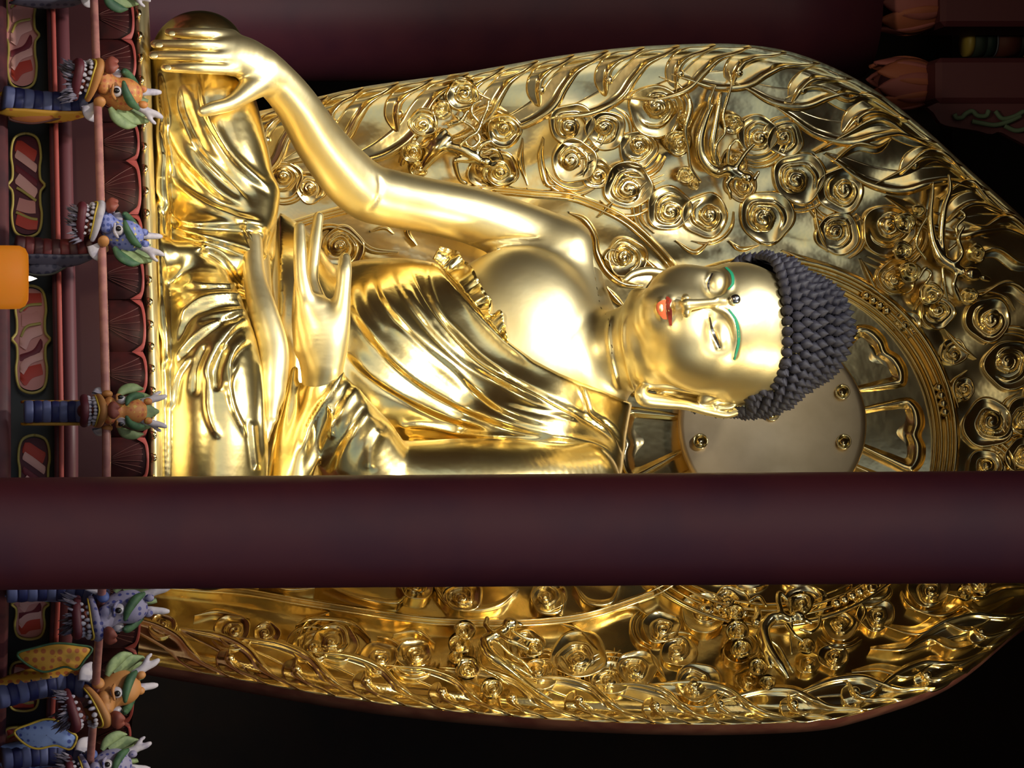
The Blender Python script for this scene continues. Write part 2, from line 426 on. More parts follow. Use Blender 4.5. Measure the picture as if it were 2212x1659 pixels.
def hand_right(f):
    n=np.array([0,1,.15])
    for i,(ys,xt,ye) in enumerate([(73,364,70),(97,334,95),(122,330,119),(147,356,146)]):
        f0=2.27-.008*abs(i-1.5)
        CH(f,[(500,ys+3,f0-.05,13),(470,ys+1,f0-.01,13.5),(430,(ys*2+ye)/3,f0+.03,12.8),(400,(ys+ye)/2,f0+.02,12),(xt,ye,f0-.03,9.5)],.006)
    g=Field(f.lo,f.lo+f.h*(f.n-1),f.h) if False else None
    CH(f,[(575,158,2.09,44),(540,132,2.16,50),(508,116,2.20,47),(492,110,2.21,42)],.035,(n,1.45))
    CH(f,[(568,172,2.10,36),(545,188,2.14,29),(515,212,2.18,20),(490,226,2.21,16.5),(460,234,2.24,15.5),(437,241,2.25,11.5)],.03)
def hand_left(f):
    n=np.array([.25,1,.15])
    CH(f,[(676,745,1.83,34),(670,700,1.87,32),(663,662,1.91,25),(656,630,1.95,19),(650,590,1.97,15.5),(648,540,1.98,14.5),(647,491,1.97,12)],.03)
    CH(f,[(690,700,1.85,34),(682,650,1.87,23),(674,600,1.87,14.5),(680,530,1.87,14),(688,468,1.86,11)],.014)
    CH(f,[(665,750,1.80,30),(652,690,1.80,22),(648,630,1.78,15),(652,575,1.78,13)],.02)
    CH(f,[(706,790,1.81,34),(716,745,1.85,35),(728,700,1.89,28),(737,655,1.93,20),(742,615,1.96,16.5),(744,585,1.97,16),(745,559,1.96,13)],.04)
def foot(f):
    n=np.array([0,.2,1.0])
    CH(f,[(545,520,1.98,24),(550,600,2.02,27),(570,680,2.05,35),(588,750,2.05,38),(589,800,2.05,37),(585,850,2.04,32)],.04,(n,1.1))
    CH(f,[(588,850,2.05,26),(585,890,2.07,17),(585,903,2.07,16)],.02)
    for i,(a,b,r) in enumerate([(577,926,13),(572,948,11),(566,966,10)]):
        CH(f,[(582,870,2.05,14),(a,b,2.07,r)],.012)
    CH(f,[(556,560,1.85,28),(560,760,1.90,34),(555,900,1.92,28)],.05)
def surf(f,px,py,lo=1.15,hi=2.0):
    fv=np.linspace(hi,lo,340); Q=S(np.full(340,float(px)),np.full(340,float(py)),fv); I=(Q-f.lo)/f.h; I=np.clip(I,0,f.n-1.001); i=I.astype(int); t=I-i; v=0
    for o in range(8):
        d=np.array([o&1,(o>>1)&1,(o>>2)&1]); wq=np.prod(np.where(d,t,1-t),axis=1); v=v+wq*f.v[i[:,0]+d[0],i[:,1]+d[1],i[:,2]+d[2]]
    k=np.argmax(v<0); return fv[k] if v[k]<0 else lo
def CS(f,L,k=.01,mode='add',fl=None):
    """chain laid on the surface: (px,py,height above the skin m,radius px)"""
    CH(f,[(a,b,surf(f,a,b)+h,r) for a,b,h,r in L],k,fl,mode)
def skull(f):
    EL(f,(1600,724,1.30),(150,148,.345),.04)
    EL(f,(1520,716,1.42),(128,133,.285),.06)
    EL(f,(1458,702,1.48),(78,112,.22),.08)
    CH(f,[(1412,688,1.585,24),(1412,664,1.60,22)],.08)
    EL(f,(1418,672,1.55),(26,42,.11),.08)
    EL(f,(1592,664,1.46),(80,92,.20),.10)
    # cheeks
    EL(f,(1478,622,1.50),(52,44,.12),.09); EL(f,(1486,722,1.53),(54,56,.12),.09)
    # eye sockets
    for x,y,a,b in((1548,612,21,30),(1556,718,21,40)):
        EL(f,(x,y,surf(f,x,y)+.022),(a,b,.055),.07,None,'sub')
    # nose
    CH(f,[(1590,648,1.655,7),(1560,651,1.70,8.5),(1530,654,1.735,9.5),(1500,657,1.77,11.5),(1483,658,1.785,13)],.024)
    CH(f,[(1481,646,1.75,10),(1481,642,1.74,8.5)],.010); CH(f,[(1482,673,1.76,10.5),(1483,678,1.75,9)],.010)
    f.ell(pt(1470,648,1.765),(.012,.014,.008),.005,None,'sub'); f.ell(pt(1471,669,1.77),(.012,.014,.008),.005,None,'sub')
    # brow ridges run into the nose
    CS(f,[(1548,645,-.004,4),(1568,636,.002,5.5),(1578,618,.0,6),(1576,596,-.004,5.5),(1566,580,-.008,4)],.016)
    CS(f,[(1545,664,-.004,4),(1568,674,.002,5.5),(1585,696,.001,6),(1591,728,-.002,6),(1586,768,-.006,4.5)],.016)
    # eyeballs under lowered lids
    for x,y,a,b in((1546,611,17,27),(1555,719,17,36)):
        EL(f,(x,y,surf(f,x,y)-.014),(a,b,.036),.018)
    for L in ([(1533,630,0,2.4),(1529,612,0,3.2),(1538,591,0,2.2)],[(1533,686,0,2.4),(1538,714,0,3.4),(1555,752,0,2.2)]):
        CS(f,[(a-5,b,.000,3.2) for a,b,_,r in L],.008); CS(f,[(a+1,b,.005,r) for a,b,_,r in L],.004,'sub')
    # mouth
    EL(f,(1438,668,surf(f,1438,668)-.085),(26,40,.10),.05)
    CS(f,[(1448,644,-.008,5),(1446,655,.001,7.5),(1449,663,.001,6.5),(1447,672,.001,7.5),(1449,700,-.010,4.5)],.010)
    CS(f,[(1429,650,-.006,6.5),(1426,665,.002,9.5),(1430,685,-.006,6.5)],.014)
    CS(f,[(1439,640,.004,1.6),(1439,654,.003,2.6),(1441,664,.003,2.4),(1440,675,.003,2.6),(1446,706,.004,1.6)],.005,'sub')
    CS(f,[(1462,658,.006,3.4),(1455,661,.006,3.6)],.010,'sub')
    # jaw roll
    CH(f,[(1376,640,1.36,17),(1366,690,1.43,20),(1372,755,1.41,22),(1400,808,1.30,20),(1440,835,1.2,16)],.08)
def ear(f):
    CH(f,[(1592,836,1.22,8),(1606,856,1.19,10),(1602,880,1.15,10),(1570,894,1.13,10),(1525,886,1.17,11),(1480,874,1.2,12),(1430,868,1.24,15),(1392,862,1.27,16),(1386,846,1.28,13),(1398,833,1.28,10),(1440,834,1.27,9),(1490,840,1.25,11),(1530,846,1.24,10)],.010)
    CH(f,[(1545,852,1.22,12),(1520,862,1.2,14),(1560,866,1.17,9),(1588,862,1.15,8)],.014)
    CH(f,[(1582,848,1.21,7),(1592,862,1.18,7),(1578,878,1.17,7),(1550,880,1.17,8)],.008)
    CH(f,[(1565,868,1.05,18),(1480,858,1.14,16),(1430,852,1.21,11)],.02)
    CH(f,[(1440,592,1.2,9),(1400,586,1.22,10),(1368,592,1.24,9),(1350,605,1.24,7)],.012)
NECK=[([(1352,680),(1346,720),(1352,770),(1366,830),(1380,860)],-.010,4,'g'),([(1322,674),(1315,720),(1322,780),(1338,850)],-.010,4,'g')]
def build_field(lo,hi,h,prims,soft=2):
    f=Field(lo,hi,h)
    for p in prims: p(f)
    V,F=f.mesh(soft); return V,F
Vs=[]
V1,F1=build_field((-1.75,.35,2.5),(1.05,2.35,5.55),.012,[skin_prims,hand_left,foot,hand_right])
# low detail where the fine pieces take over
def cut(V,F,fn):
    m=fn(V); keep=~(m[F].all(1)); return V,F[keep]
px,py=proj(V1)
hx=(V1[:,0]<pt(600,190,2.0)[0]+.06)&(px<640)&(py<250)
pl=(px<760)&(px>625)&(py<800)&(V1[:,1]>1.6)&(py>440)
ZN=pt(1312,760,1.3)[2]
V1,F1=cut(V1,F1,lambda V:hx|pl|(V1[:,2]>ZN+.01))
V2,F2=build_field(np.minimum(pt(318,40,2.0),pt(318,260,2.4))-[.12,.15,.05],pt(650,270,2.0)+[.1,.45,.05],.0065,[hand_right,lambda f:CH(f,ARM[5:],.03)])
V3,F3=build_field(pt(615,450,1.7)-[.05,.15,.03],pt(770,830,1.9)+[.06,.25,.03],.0065,[skin_prims,hand_left])
V4,F4=build_field(pt(1312,560,1.3)-[.05,.5,.03],pt(1760,900,1.3)+[.12,.55,.05],.0062,[skin_prims,skull,ear])
def cleanup(V,F):
    u=np.unique(F); r=np.full(len(V),-1); r[u]=np.arange(len(u)); return V[u],r[F]
def join_q(L):
    VV=[];FF=[];n=0
    for V,F in L:
        V,F=cleanup(V,F); VV.append(V); FF.append(F+n); n+=len(V)
    return np.vstack(VV),np.vstack(FF)
def disp(V,F,ST,gain=1.0):
    N=vnormals(V,F); vd=viewdir(V)
    if (N*vd).sum(1)[np.abs(V[:,1]-V[:,1].max())<.02].mean()<0: N=-N
    px,py=proj(V); fac=np.clip((N*vd).sum(1)*2.5,0,1)
    return V+N*(strokes(px,py,ST)*fac*gain)[:,None]
# small relief on the skin
V1=disp(V1,F1,NECK+[([(1180,512),(1100,516),(1020,530),(960,545)],.012,4,'g'),([(815,375),(822,400),(815,430),(790,462)],.006,5,'g')])
V4=disp(V4,F4,NECK); V4,F4=cut(V4,F4,lambda V:V4[:,2]<ZN-.01)
HANDL=[([(340,88),(340,104)],.004,1.8,'g'),([(335,109),(335,130)],.004,1.8,'g')]
statue=thing('buddha_statue','gilded seated Buddha with dark curled hair in front of the gold halo','statue',toW(pt(330,720,1.6)))
VB,FB=join_q([(V1,F1),(V2,F2),(V3,F3),(V4,F4)])
skin=obj('body',toW(VB),outward(VB,FB),G_SKIN,statue)
# ---------------- robe over the torso
ROBE=np.array([(600,440),(700,500),(780,500),(880,480),(925,505),(938,526),(948,565),(967,598),(1003,640),(1045,685),(1094,734),(1153,777),(1208,806),(1254,825),(1300,842),(1345,862),(1420,880),(1420,1200),(600,1200)],float)
T_ST=[([(811,575),(827,637),(866,692),(922,747),(980,793),(1023,835),(1075,878),(1143,907),(1225,923)],.030,9,'f'),
 ([(850,565),(866,617),(902,672),(948,728),(1006,780),(1078,819),(1143,855),(1208,884)],.024,8,'f'),
 ([(883,562),(915,630),(948,682),(997,741),(1045,786),(1111,825),(1192,865),(1257,900),(1306,933),(1338,972)],-.030,6,'r'),
 ([(875,566),(905,634),(938,688),(987,747),(1035,793),(1101,833),(1182,873),(1250,908)],.016,5,'r'),
 ([(922,549),(928,614),(954,679),(995,722),(1045,770),(1110,812)],.014,6,'r'),
 ([(945,570),(965,606),(1003,650),(1045,695),(1094,743),(1153,786)],.012,5,'r'),
 ([(740,640),(759,663),(801,721),(850,780),(915,832),(997,878),(1078,910),(1176,936),(1273,943)],.030,9,'f'),
 ([(739,747),(801,809),(883,861),(967,900),(1065,926)],.028,8,'f'),
 ([(834,923),(915,920),(1013,939),(1143,946),(1241,949),(1306,969),(1338,1004)],.02,6,'r'),
 ([(844,945),(948,956),(1078,968),(1200,975)],-.012,8,'r'),
 ([(1085,868),(1143,884),(1208,894),(1260,910)],.014,5,'f'),
 ([(1254,825),(1270,868),(1280,894),(1322,923),(1348,962)],-.016,4,'r'),
 ([(1248,832),(1264,872),(1274,900),(1318,932)],.012,4,'r'),
 ([(1300,905),(1330,940),(1350,985)],-.012,3.5,'r'),
 ([(844,695),(915,760),(980,812),(1013,852)],.014,10,'r'),
 ([(790,600),(800,660),(840,720)],.010,9,'r'),([(880,620),(900,660),(940,705)],.008,8,'r'),
 ([(985,660),(1040,730),(1110,780),(1200,830)],-.010,16,'r'),
 ([(760,600),(775,680),(820,760)],.01,10,'r'),([(860,900),(900,980),(930,1020)],.012,8,'r'),
 ([(889,960),(905,975),(912,1020)],.02,6,'f')]
f=Field((-.95,.45,2.7),(1.05,1.75,5.1),.0105)
torso_prims(f); f.v-=0
X,Y,Z=np.meshgrid(*f.ax,indexing='ij'); near=np.abs(f.v)<.09
Q=np.stack([X[near],Y[near],Z[near]],1); qx,qy=proj(Q); m1,_=poly_off(qx,qy,ROBE,5.0)
f.v[near]-=(np.where(m1>0,.030*m1,.05*m1)).astype(np.float32); f.v[~near]=np.where(f.v[~near]<0,f.v[~near]-.05,f.v[~near]+.05)
del X,Y,Z,Q
V,F=f.mesh(2); px,py=proj(V); _,sd=poly_off(px,py,ROBE,5.0); keep=(sd[F]>-7).all(1); V,F=cleanup(V,F[keep])
V=disp(V,F,T_ST,.62)
obj('torso_robe',toW(V),outward(V,F),G_ROBE,statue)
# ---------------- robe over the legs
def leg_prims(f):
    CH(f,[(425,130,1.92,98),(452,300,1.84,122),(478,440,1.78,120),(485,540,1.72,110)],.05)
    EL(f,(430,110,1.95),(100,82,.24),.05)
    EL(f,(440,760,1.35),(165,400,.55),.10)
    EL(f,(440,560,1.80),(90,130,.25),.12)
    CH(f,[(425,630,1.98,78),(447,760,2.05,108),(455,900,2.05,118),(455,1010,2.0,120),(450,1160,1.9,112)],.06)
    CH(f,[(520,560,1.92,48),(540,480,1.9,52),(560,420,1.86,44)],.05)
    EL(f,(338,430,1.75),(22,330,.42),.05)
    EL(f,(338,800,1.85),(22,420,.45),.05)
    CH(f,[(400,560,2.05,40),(360,560,2.12,40)],.05)
L_ST=[([(335,210),(358,264),(372,296),(396,337),(435,380),(478,421),(548,457)],.026,9,'f'),
 ([(394,180),(394,223),(406,260),(435,317),(483,368),(527,411),(551,452)],-.030,8,'f'),
 ([(435,150),(435,185),(445,240),(469,288),(507,344),(551,385),(597,421)],.028,8,'f'),
 ([(339,240),(348,313),(372,380),(404,414),(449,443),(517,474),(589,491)],.026,9,'r'),
 ([(334,325),(343,409),(372,465),(416,486),(493,486),(553,491),(600,505)],.032,8,'f'),
 ([(372,480),(380,493),(425,510),(517,537),(565,556),(601,571)],.04,8,'f'),
 ([(415,300),(440,350),(490,400),(530,430)],-.022,12,'r'),([(470,250),(500,310),(545,360),(590,400)],-.016,12,'r'),
 ([(368,330),(395,390),(440,425),(500,455)],-.018,10,'r'),
 ([(522,485),(535,505),(548,540)],.02,5,'f'),
 ([(374,797),(401,748),(456,702),(510,675),(551,678)],.030,9,'f'),
 ([(377,754),(401,686),(456,656),(510,654),(551,662)],.030,9,'f'),
 ([(445,830),(450,792),(472,748),(510,702),(553,689)],.034,9,'f'),
 ([(488,852),(496,781),(515,748),(545,730)],.028,8,'f'),
 ([(515,770),(496,830),(504,884),(534,949)],.026,6,'r'),
 ([(450,800),(450,884),(466,933),(480,950)],.024,8,'r'),
 ([(369,884),(382,814),(412,765)],.022,8,'f'),
 ([(559,754),(565,830),(564,911),(570,1006)],.02,6,'r'),
 ([(416,536),(462,541),(497,572),(530,617)],.036,8,'f'),
 ([(391,612),(447,620),(510,622),(548,643)],.03,8,'f'),
 ([(383,698),(434,653),(497,643),(548,650)],.03,8,'f'),
 ([(425,700),(470,690),(520,690)],-.018,8,'r'),([(468,850),(470,800),(490,740)],-.03,9,'r'),([(420,860),(425,800),(450,740)],-.024,9,'r'),
 ([(330,640),(345,700),(360,760),(350,800)],.03,8,'f'),([(340,300),(336,400),(345,500)],.012,5,'r'),
 ([(540,905),(545,960),(552,1020)],.02,6,'f')]
V,F=build_field((-1.95,.6,2.45),(1.5,2.6,3.4),.0095,[leg_prims]); V=disp(V,F,L_ST,.62)
obj('lap_robe',toW(V),outward(V,F),G_ROBE,statue)
# ---------------- left sleeve
def sleeve_prims(f):
    CH(f,[(706,838,1.72,47),(738,900,1.66,66),(768,960,1.56,86),(830,1060,1.40,112),(1000,1082,1.30,132),(1120,1075,1.2,128),(1230,1050,1.10,108)],.05)
    CH(f,[(672,870,1.70,26),(650,950,1.66,34),(630,1040,1.6,44)],.10)
    CH(f,[(637,800,1.70,9),(622,880,1.7,13),(606,960,1.66,18),(598,1040,1.62,22)],.05)
S_ST=[([(752,770),(735,812),(712,852),(690,885),(668,925),(652,985)],.016,8,'r'),([(778,815),(750,868),(716,925),(690,980),(672,1035)],.022,13,'f'),
 ([(800,878),(768,930),(738,985),(722,1035)],.022,13,'f'),([(822,925),(800,970),(795,1020)],.014,13,'r'),([(711,872),(717,900),(720,948)],.014,5,'r')]
V,F=build_field(pt(560,720,1.3)-[.2,.3,.1],pt(1330,1250,1.3)+[.35,.7,.1],.0105,[sleeve_prims]); V=disp(V,F,S_ST)
obj('sleeve',toW(V),outward(V,F),G_ROBE,statue)
# ================================================= painted features and hair
def patch(name,pts,f_of,mat,parent,th=.006,n=8):
    pass
def lipmesh(name,rows_,mat,parent):
    """rows of (px,py,f) polylines skinned together"""
    A=np.array([spl(np.array(r,float),24) for r in rows_]); V=S(A[...,0].ravel(),A[...,1].ravel(),A[...,2].ravel())
    return obj(name,toW(V),gridfaces(len(rows_),24),mat,parent)
def conform(name,rows_,mat,parent,lift,fr=(1.35,1.9)):
    """thin skin laid on the face: each pixel is dropped on to the head surface"""
    A=np.array([spl(np.array(r,float),26) for r in rows_]); px,py=A[...,0].ravel(),A[...,1].ravel()
    hv=HEADV; hx,hy=HEADP; fr_=[]
    for x,y in zip(px,py):
        d=(hx-x)**2+(hy-y)**2; i=np.argpartition(d,6)[:6]; w_=1/(d[i]+.5); fr_.append((hv[i,1]*w_).sum()/w_.sum())
    V=S(px,py,np.array(fr_)+lift); return obj(name,toW(V),gridfaces(len(rows_),26),mat,parent)
N4=vnormals(V4,F4); vd=viewdir(V4); sgn=np.sign((N4*vd).sum(1)[V4[:,1]>V4[:,1].max()-.03].mean()); m=((N4*vd).sum(1)*sgn>.1)
HEADV=V4[m]; HEADP=proj(HEADV)
LIP=M('lip_red',srgb(214,104,62),.45); EYEB=M('eye_dark',srgb(30,22,18),.3); EYEW=M('eye_pale',srgb(120,112,96),.3); BROWG=M('brow_green',srgb(24,128,92),.5); SILV=M('silver_jewel',(.80,.80,.84),.18,1.0); BLKH=M('hair_blue_black',srgb(52,50,62),.62,noise=(srgb(38,36,48),40,.4,.6)); LINE=M('gold_line_dark',srgb(90,60,14),.4,.6)
conform('lower_lip',[[(1439,647),(1438,654),(1438,664),(1439,676),(1441,690)],[(1432,648),(1423,654),(1421,665),(1424,676),(1435,690)],[(1427,650),(1419,656),(1417,665),(1420,675),(1431,688)]],LIP,statue,.004)
conform('upper_lip',[[(1439,640),(1439,650),(1439,660),(1440,672),(1446,703)],[(1442,641),(1448,650),(1446,661),(1449,672),(1449,703)],[(1443,640),(1451,649),(1447,661),(1452,672),(1451,703)]],M('lip_deep_red',srgb(150,52,36),.45),statue,.004)
conform('eye',[[(1531,630),(1527.5,612),(1537,590)],[(1534,630),(1532.5,612),(1541,590)]],EYEB,statue,.002)
conform('eye',[[(1532,685),(1536,714),(1554,753)],[(1534.5,685),(1542,713),(1557,752)]],EYEB,statue,.002)
conform('eyebrow',[[(1571,625),(1580,612),(1578,592),(1565,577)],[(1575,626),(1586,613),(1584,591),(1569,575)]],BROWG,statue,.003)
conform('eyebrow',[[(1572,668),(1588,694),(1593,735),(1585,777)],[(1576,667),(1594,694),(1599,737),(1588,779)]],BROWG,statue,.003)
V,F=ellipsoid((0,0,0),(.027,.027,.027),12,18); q=S(1588,647,1.3)[None]; d=(HEADP[0]-1588)**2+(HEADP[1]-647)**2; ff=HEADV[np.argmin(d),1]
obj('urna_jewel',toW(V+S(1588,647,ff+.022)),F,SILV,statue)
V,F=ellipsoid((0,0,0),(.014,.014,.014),8,12); 
# hair: cap and snail curls
PR=np.array([(1455,118),(1500,140),(1560,155),(1620,163),(1660,163),(1692,150),(1718,130),(1742,113),(1764,104),(1788,88),(1808,64),(1822,38),(1831,14),(1834,4)],float)
HCY,HCF=724,1.215
def hairpt(px,phi,k=1.0):
    """phi 0 = straight ahead of the face, positive towards the viewer's right"""
    c=S(px,HCY-(px-1640)*.06,HCF); r=np.interp(px,PR[:,0],PR[:,1])/float(scale_at(HCF))*k
    return np.array([c[0]+r*math.sin(phi),c[1]+r*1.13*math.cos(phi),c[2]])
def hairline(phi):
    a=abs(math.degrees(phi)); return float(np.interp(a,[0,50,64,72,78,95,104,115,180],[1641,1644,1636,1606,1588,1608,1560,1480,1462]))
V=[];NP=64
rowsH=list(np.linspace(0,1,26))
for t in rowsH:
    for j in range(NP):
        ph=-math.pi+2*math.pi*j/NP; h0=hairline(ph)+5; px_=h0+(1832-h0)*t; V.append(hairpt(px_,ph,.93))
obj('hair_cap',toW(np.array(V)),gridfaces(26,NP,False,True),BLKH,statue)
# one curl: bulb with a twisted point
cv=[];nc=8
for r,z in [(.98,-.35),(1.0,.1),(.92,.5),(.66,.92),(.36,1.3),(.12,1.62),(.0,1.75)]:
    for j in range(nc):
        a=2*math.pi*j/nc+z*.9; cv.append((r*math.cos(a)*(1+.06*math.cos(2*a)),r*math.sin(a),z))
curlM=mesh_of('hair_curl',np.array(cv),gridfaces(7,nc,False,True),BLKH)
allc=[]
pxr=1462.
while pxr<1829:
    step=22.5; s_=float(scale_at(HCF)); r=np.interp(pxr,PR[:,0],PR[:,1])/s_; circ=2*math.pi*r*1.06; n=max(6,int(circ*s_/23)); off=(int(pxr/step)%2)*.5
    for j in range(n):
        ph=-math.pi+2*math.pi*(j+off)/n
        h0=hairline(ph)
        if pxr<h0+2: continue
        p=hairpt(pxr,ph); e=2.0; up=hairpt(min(pxr+6,1833),ph)-hairpt(pxr-6,ph); ta=hairpt(pxr,ph+.05)-hairpt(pxr,ph-.05)
        nn=np.cross(up,ta); nn/=np.linalg.norm(nn)+1e-9
        if nn@(p-hairpt(pxr,ph,.5))<0: nn=-nn
        allc.append((p,nn,.0265 if pxr<1800 else .023))
    # first row follows the hairline
    pxr+=step*(.93 if pxr<1740 else .82)
for j in range(64):
    ph=-math.pi+2*math.pi*(j+.5)/64; h0=hairline(ph)
    if abs(ph)<.78: continue
    p=hairpt(h0+3,ph); c=hairpt(h0+3,ph,.5); nn=(p-c)/np.linalg.norm(p-c); allc.append((p,nn,.0245))
allc.append((hairpt(1832,0,1),np.array([0,0,1.]),.02))
P=np.array([c[0] for c in allc]); NN=np.array([c[1] for c in allc]); vis=(viewdir(P)*NN).sum(1)
order=np.argsort(-vis); rest=[]
for k,i in enumerate(order):
    p,nn,s0=allc[i]; zdir=nn+np.array([0,0,.35]); zdir=zdir/np.linalg.norm(zdir); xd=np.cross(zdir,[0,1,.2]); xd/=np.linalg.norm(xd); yd=np.cross(zdir,xd)
    Rm=np.stack([xd,yd,zdir],1); s1=s0*rng.uniform(.92,1.08)
    if k<300:
        W0=toW(p[None])[0]; B=np.stack([R_,F_,[0,0,1]],1); Rw=B@Rm
        o=link('hair_curl',curlM,statue); o.matrix_basis=Matrix([[*(Rw[a]*s1),W0[a]] for a in range(3)]+[[0,0,0,1]])
    else:
        vv=np.array(cv)*s1@Rm.T+p; rest.append((vv,gridfaces(7,nc,False,True)))
if rest:
    V,F=merge(rest); tag(obj('hair_curls_behind',toW(V),F,BLKH,statue),kind='stuff')
# ruffled edge of the under robe
hem=np.array([(950,532,1.30),(985,542,1.31),(1000,560,1.33),(1022,580,1.34),(1034,606,1.35),(1048,630,1.36),(1062,650,1.37),(1060,678,1.38),(1084,672,1.385),(1090,700,1.39),(1100,738,1.39)],float)
inn=np.array([(935,560),(950,572),(965,590),(985,612),(1003,634),(1020,655),(1038,675),(1050,690),(1065,705),(1080,722),(1094,740)],float)
def dropf(V,F,px,py,lift):
    N=vnormals(V,F); q=proj(V); vdv=viewdir(V); mm=np.abs((N*vdv).sum(1))>.05; mm&=V[:,1]>.9
    hv=V[mm]; hx,hy=q[0][mm],q[1][mm]; out=[]
    for x,y in zip(px,py):
        d=(hx-x)**2+(hy-y)**2; i=np.argpartition(d,5)[:5]; i=i[hv[i,1]>hv[i,1].max()-.08]; out.append(hv[i,1].mean())
    return np.array(out)+lift
n=90; a=spl(hem[:,:2],n); b=spl(inn,n); t=np.linspace(0,1,7)[:,None,None]; G=a[None]*t+b[None]*(1-t)
ff=dropf(V1,F1,G[...,0].ravel(),G[...,1].ravel(),0).reshape(7,n)
s_=np.linspace(0,1,n); wav=.016*np.sin(s_*2*np.pi*6.5)+.008*np.sin(s_*2*np.pi*13+1)
ff=ff+.012+t[:,:,0]*(wav+.02)[None]; 
obj('ruffled_hem',toW(S(G[...,0].ravel(),G[...,1].ravel(),ff.ravel())),gridfaces(7,n),G_ROBE,statue).modifiers.new('s','SOLIDIFY').thickness=.008
# nails and small body marks
def nail(px,py,f,w_,h_):
    V,F=ellipsoid((0,0,0),(w_/440,.004,h_/440),8,12); obj('nail',toW(V+S(px,py,f)),F,G_SKIN,statue)
for x,y,f_,w_,h_ in [(371,72,2.278,7,8),(343,97,2.292,7,9),(332,120,2.295,7,9),(362,146,2.283,7,8)]: nail(x,y,f_,w_,h_)
V,F=ellipsoid((0,0,0),(.014,.012,.014),8,12); obj('nipple',toW(V+S(1076,540,dropf(V1,F1,[1076],[540],.004)[0])),F,G_SKIN,statue)
# ================================================= halo
halo=thing('mandorla_halo','tall leaf-shaped gold halo of flames and cloud scrolls behind the seated Buddha','halo',toW(Sh(300,850,0)))
LEFT=np.array([(230,305),(300,292),(400,270),(560,240),(700,206),(800,185),(1000,157),(1200,122),(1350,103),(1500,95),(1600,96),(1700,110),(1800,146),(1900,202),(2000,281),(2100,372),(2212,474),(2350,612),(2480,755),(2590,905),(2640,985)],float)
RIGHT=np.array([(230,1415),(338,1438),(509,1468),(591,1483),(775,1514),(963,1536),(1150,1552),(1229,1557),(1400,1564),(1552,1566),(1700,1562),(1800,1554),(1880,1535),(1990,1500),(2060,1470),(2120,1430),(2200,1362),(2300,1290),(2450,1165),(2580,1050),(2640,985)],float)
def edge(pts,n=160):
    return spl(pts,n)
le=edge(LEFT,150); re=edge(RIGHT,150)
def at(pts,x): return np.interp(x,pts[:,0],pts[:,1])
rows=np.concatenate([np.linspace(274,2600,150),np.linspace(2606,2639,10)])
cols=(1-np.cos(np.linspace(0,np.pi,121)))/2*.35+np.linspace(0,1,121)*.65
PX=np.repeat(rows[:,None],121,1); PY=at(le,rows)[:,None]*(1-cols)+at(re,rows)[:,None]*cols
def base_off(px,py):
    """gentle hammered swelling of the plate"""
    e=np.minimum(py-at(le,px),at(re,px)-py); inner=np.hypot(px-1662,(py-930)*1.05)
    h=.012*np.exp(-((e-120)/60)**2)+.014*np.sin(px*.021+np.sin(py*.017)*2)*np.sin(py*.025+px*.004)*np.clip((e-40)/80,0,1)*(inner>425)
    h-=.02*np.exp(-((e-26)/9)**2)
    return h
V=Sh(PX.ravel(),PY.ravel(),base_off(PX,PY).ravel()); F=gridfaces(len(rows),121)
obj('halo_plate',toW(V),F,G_HALO,halo)
# thick dark rim behind the gold face
RIM=M('rim_lacquer',srgb(104,66,54),.5,noise=(srgb(84,44,38),6,.4,.6))
per=np.vstack([np.stack([rows,at(le,rows)],1),np.stack([rows,at(re,rows)],1)[::-1]])
mid=np.array([1400.,830.])
def shell(off,gx): q=per+(per-mid)*gx; return Sh(q[:,0],q[:,1],off)
def straight(off,gx):     # straight back from the face edge
    A=Sh(per[:,0],per[:,1],0); A=A+np.array([0,off,0]); A[:,0]+=np.sign(A[:,0])*gx; return A
V=np.stack([straight(.004,0),straight(-.03,.012),straight(-.15,.012),straight(-.17,-.05)],1).reshape(-1,3); F=gridfaces(len(per),4,True,False); obj('rim',toW(V),F,RIM,halo,True)
Bk=Sh(PX[::5,::4].ravel(),PY[::5,::4].ravel(),0); Bk[:,1]-=.13; obj('back_board',toW(Bk),gridfaces(len(rows[::5]),31),RIM,halo)
def ribbon(name,spine,width,prof,mat=G_HALO,parent=halo,nt=9,lift=0.0,ns=None,Sf=Sh):
    """relief swept along spine pixels; width px per node; prof(t,u)->height in metres"""
    n=ns or max(10,len(spine)*6); A=spl(np.column_stack([spine,width]),n); P=A[:,:2]; w_=np.maximum(A[:,2],.3)
    T=np.gradient(P,axis=0); T/=np.maximum(np.linalg.norm(T,axis=1),1e-6)[:,None]; N=np.stack([-T[:,1],T[:,0]],1)
    t=np.linspace(-1,1,nt); u=np.linspace(0,1,n)
    px=P[:,0:1]+N[:,0:1]*t*w_[:,None]; py=P[:,1:2]+N[:,1:2]*t*w_[:,None]
    h=prof(np.broadcast_to(t,px.shape),np.broadcast_to(u[:,None],px.shape))+lift
    V=Sf(px.ravel(),py.ravel(),(h+base_off(px,py)*(Sf is Sh)).ravel())
    return obj(name,toW(V),gridfaces(n,nt),mat,parent)
rnd=lambda H,sk=-.03:(lambda t,u:sk+(H-sk)*np.sqrt(np.maximum(1-t*t,0)))
def flameprof(sgn,H=.075):
    def f(t,u):
        s=t*sgn; crest=np.exp(-((s-.62)/.30)**2); slope=.32*(1-np.abs(s))**.8
        e=np.clip((1-np.abs(t))*6,0,1)
        return -.03+(.03+H*(crest+slope)*np.clip(1.3-1.0*np.abs(u-.45),.15,1))*e
    return f
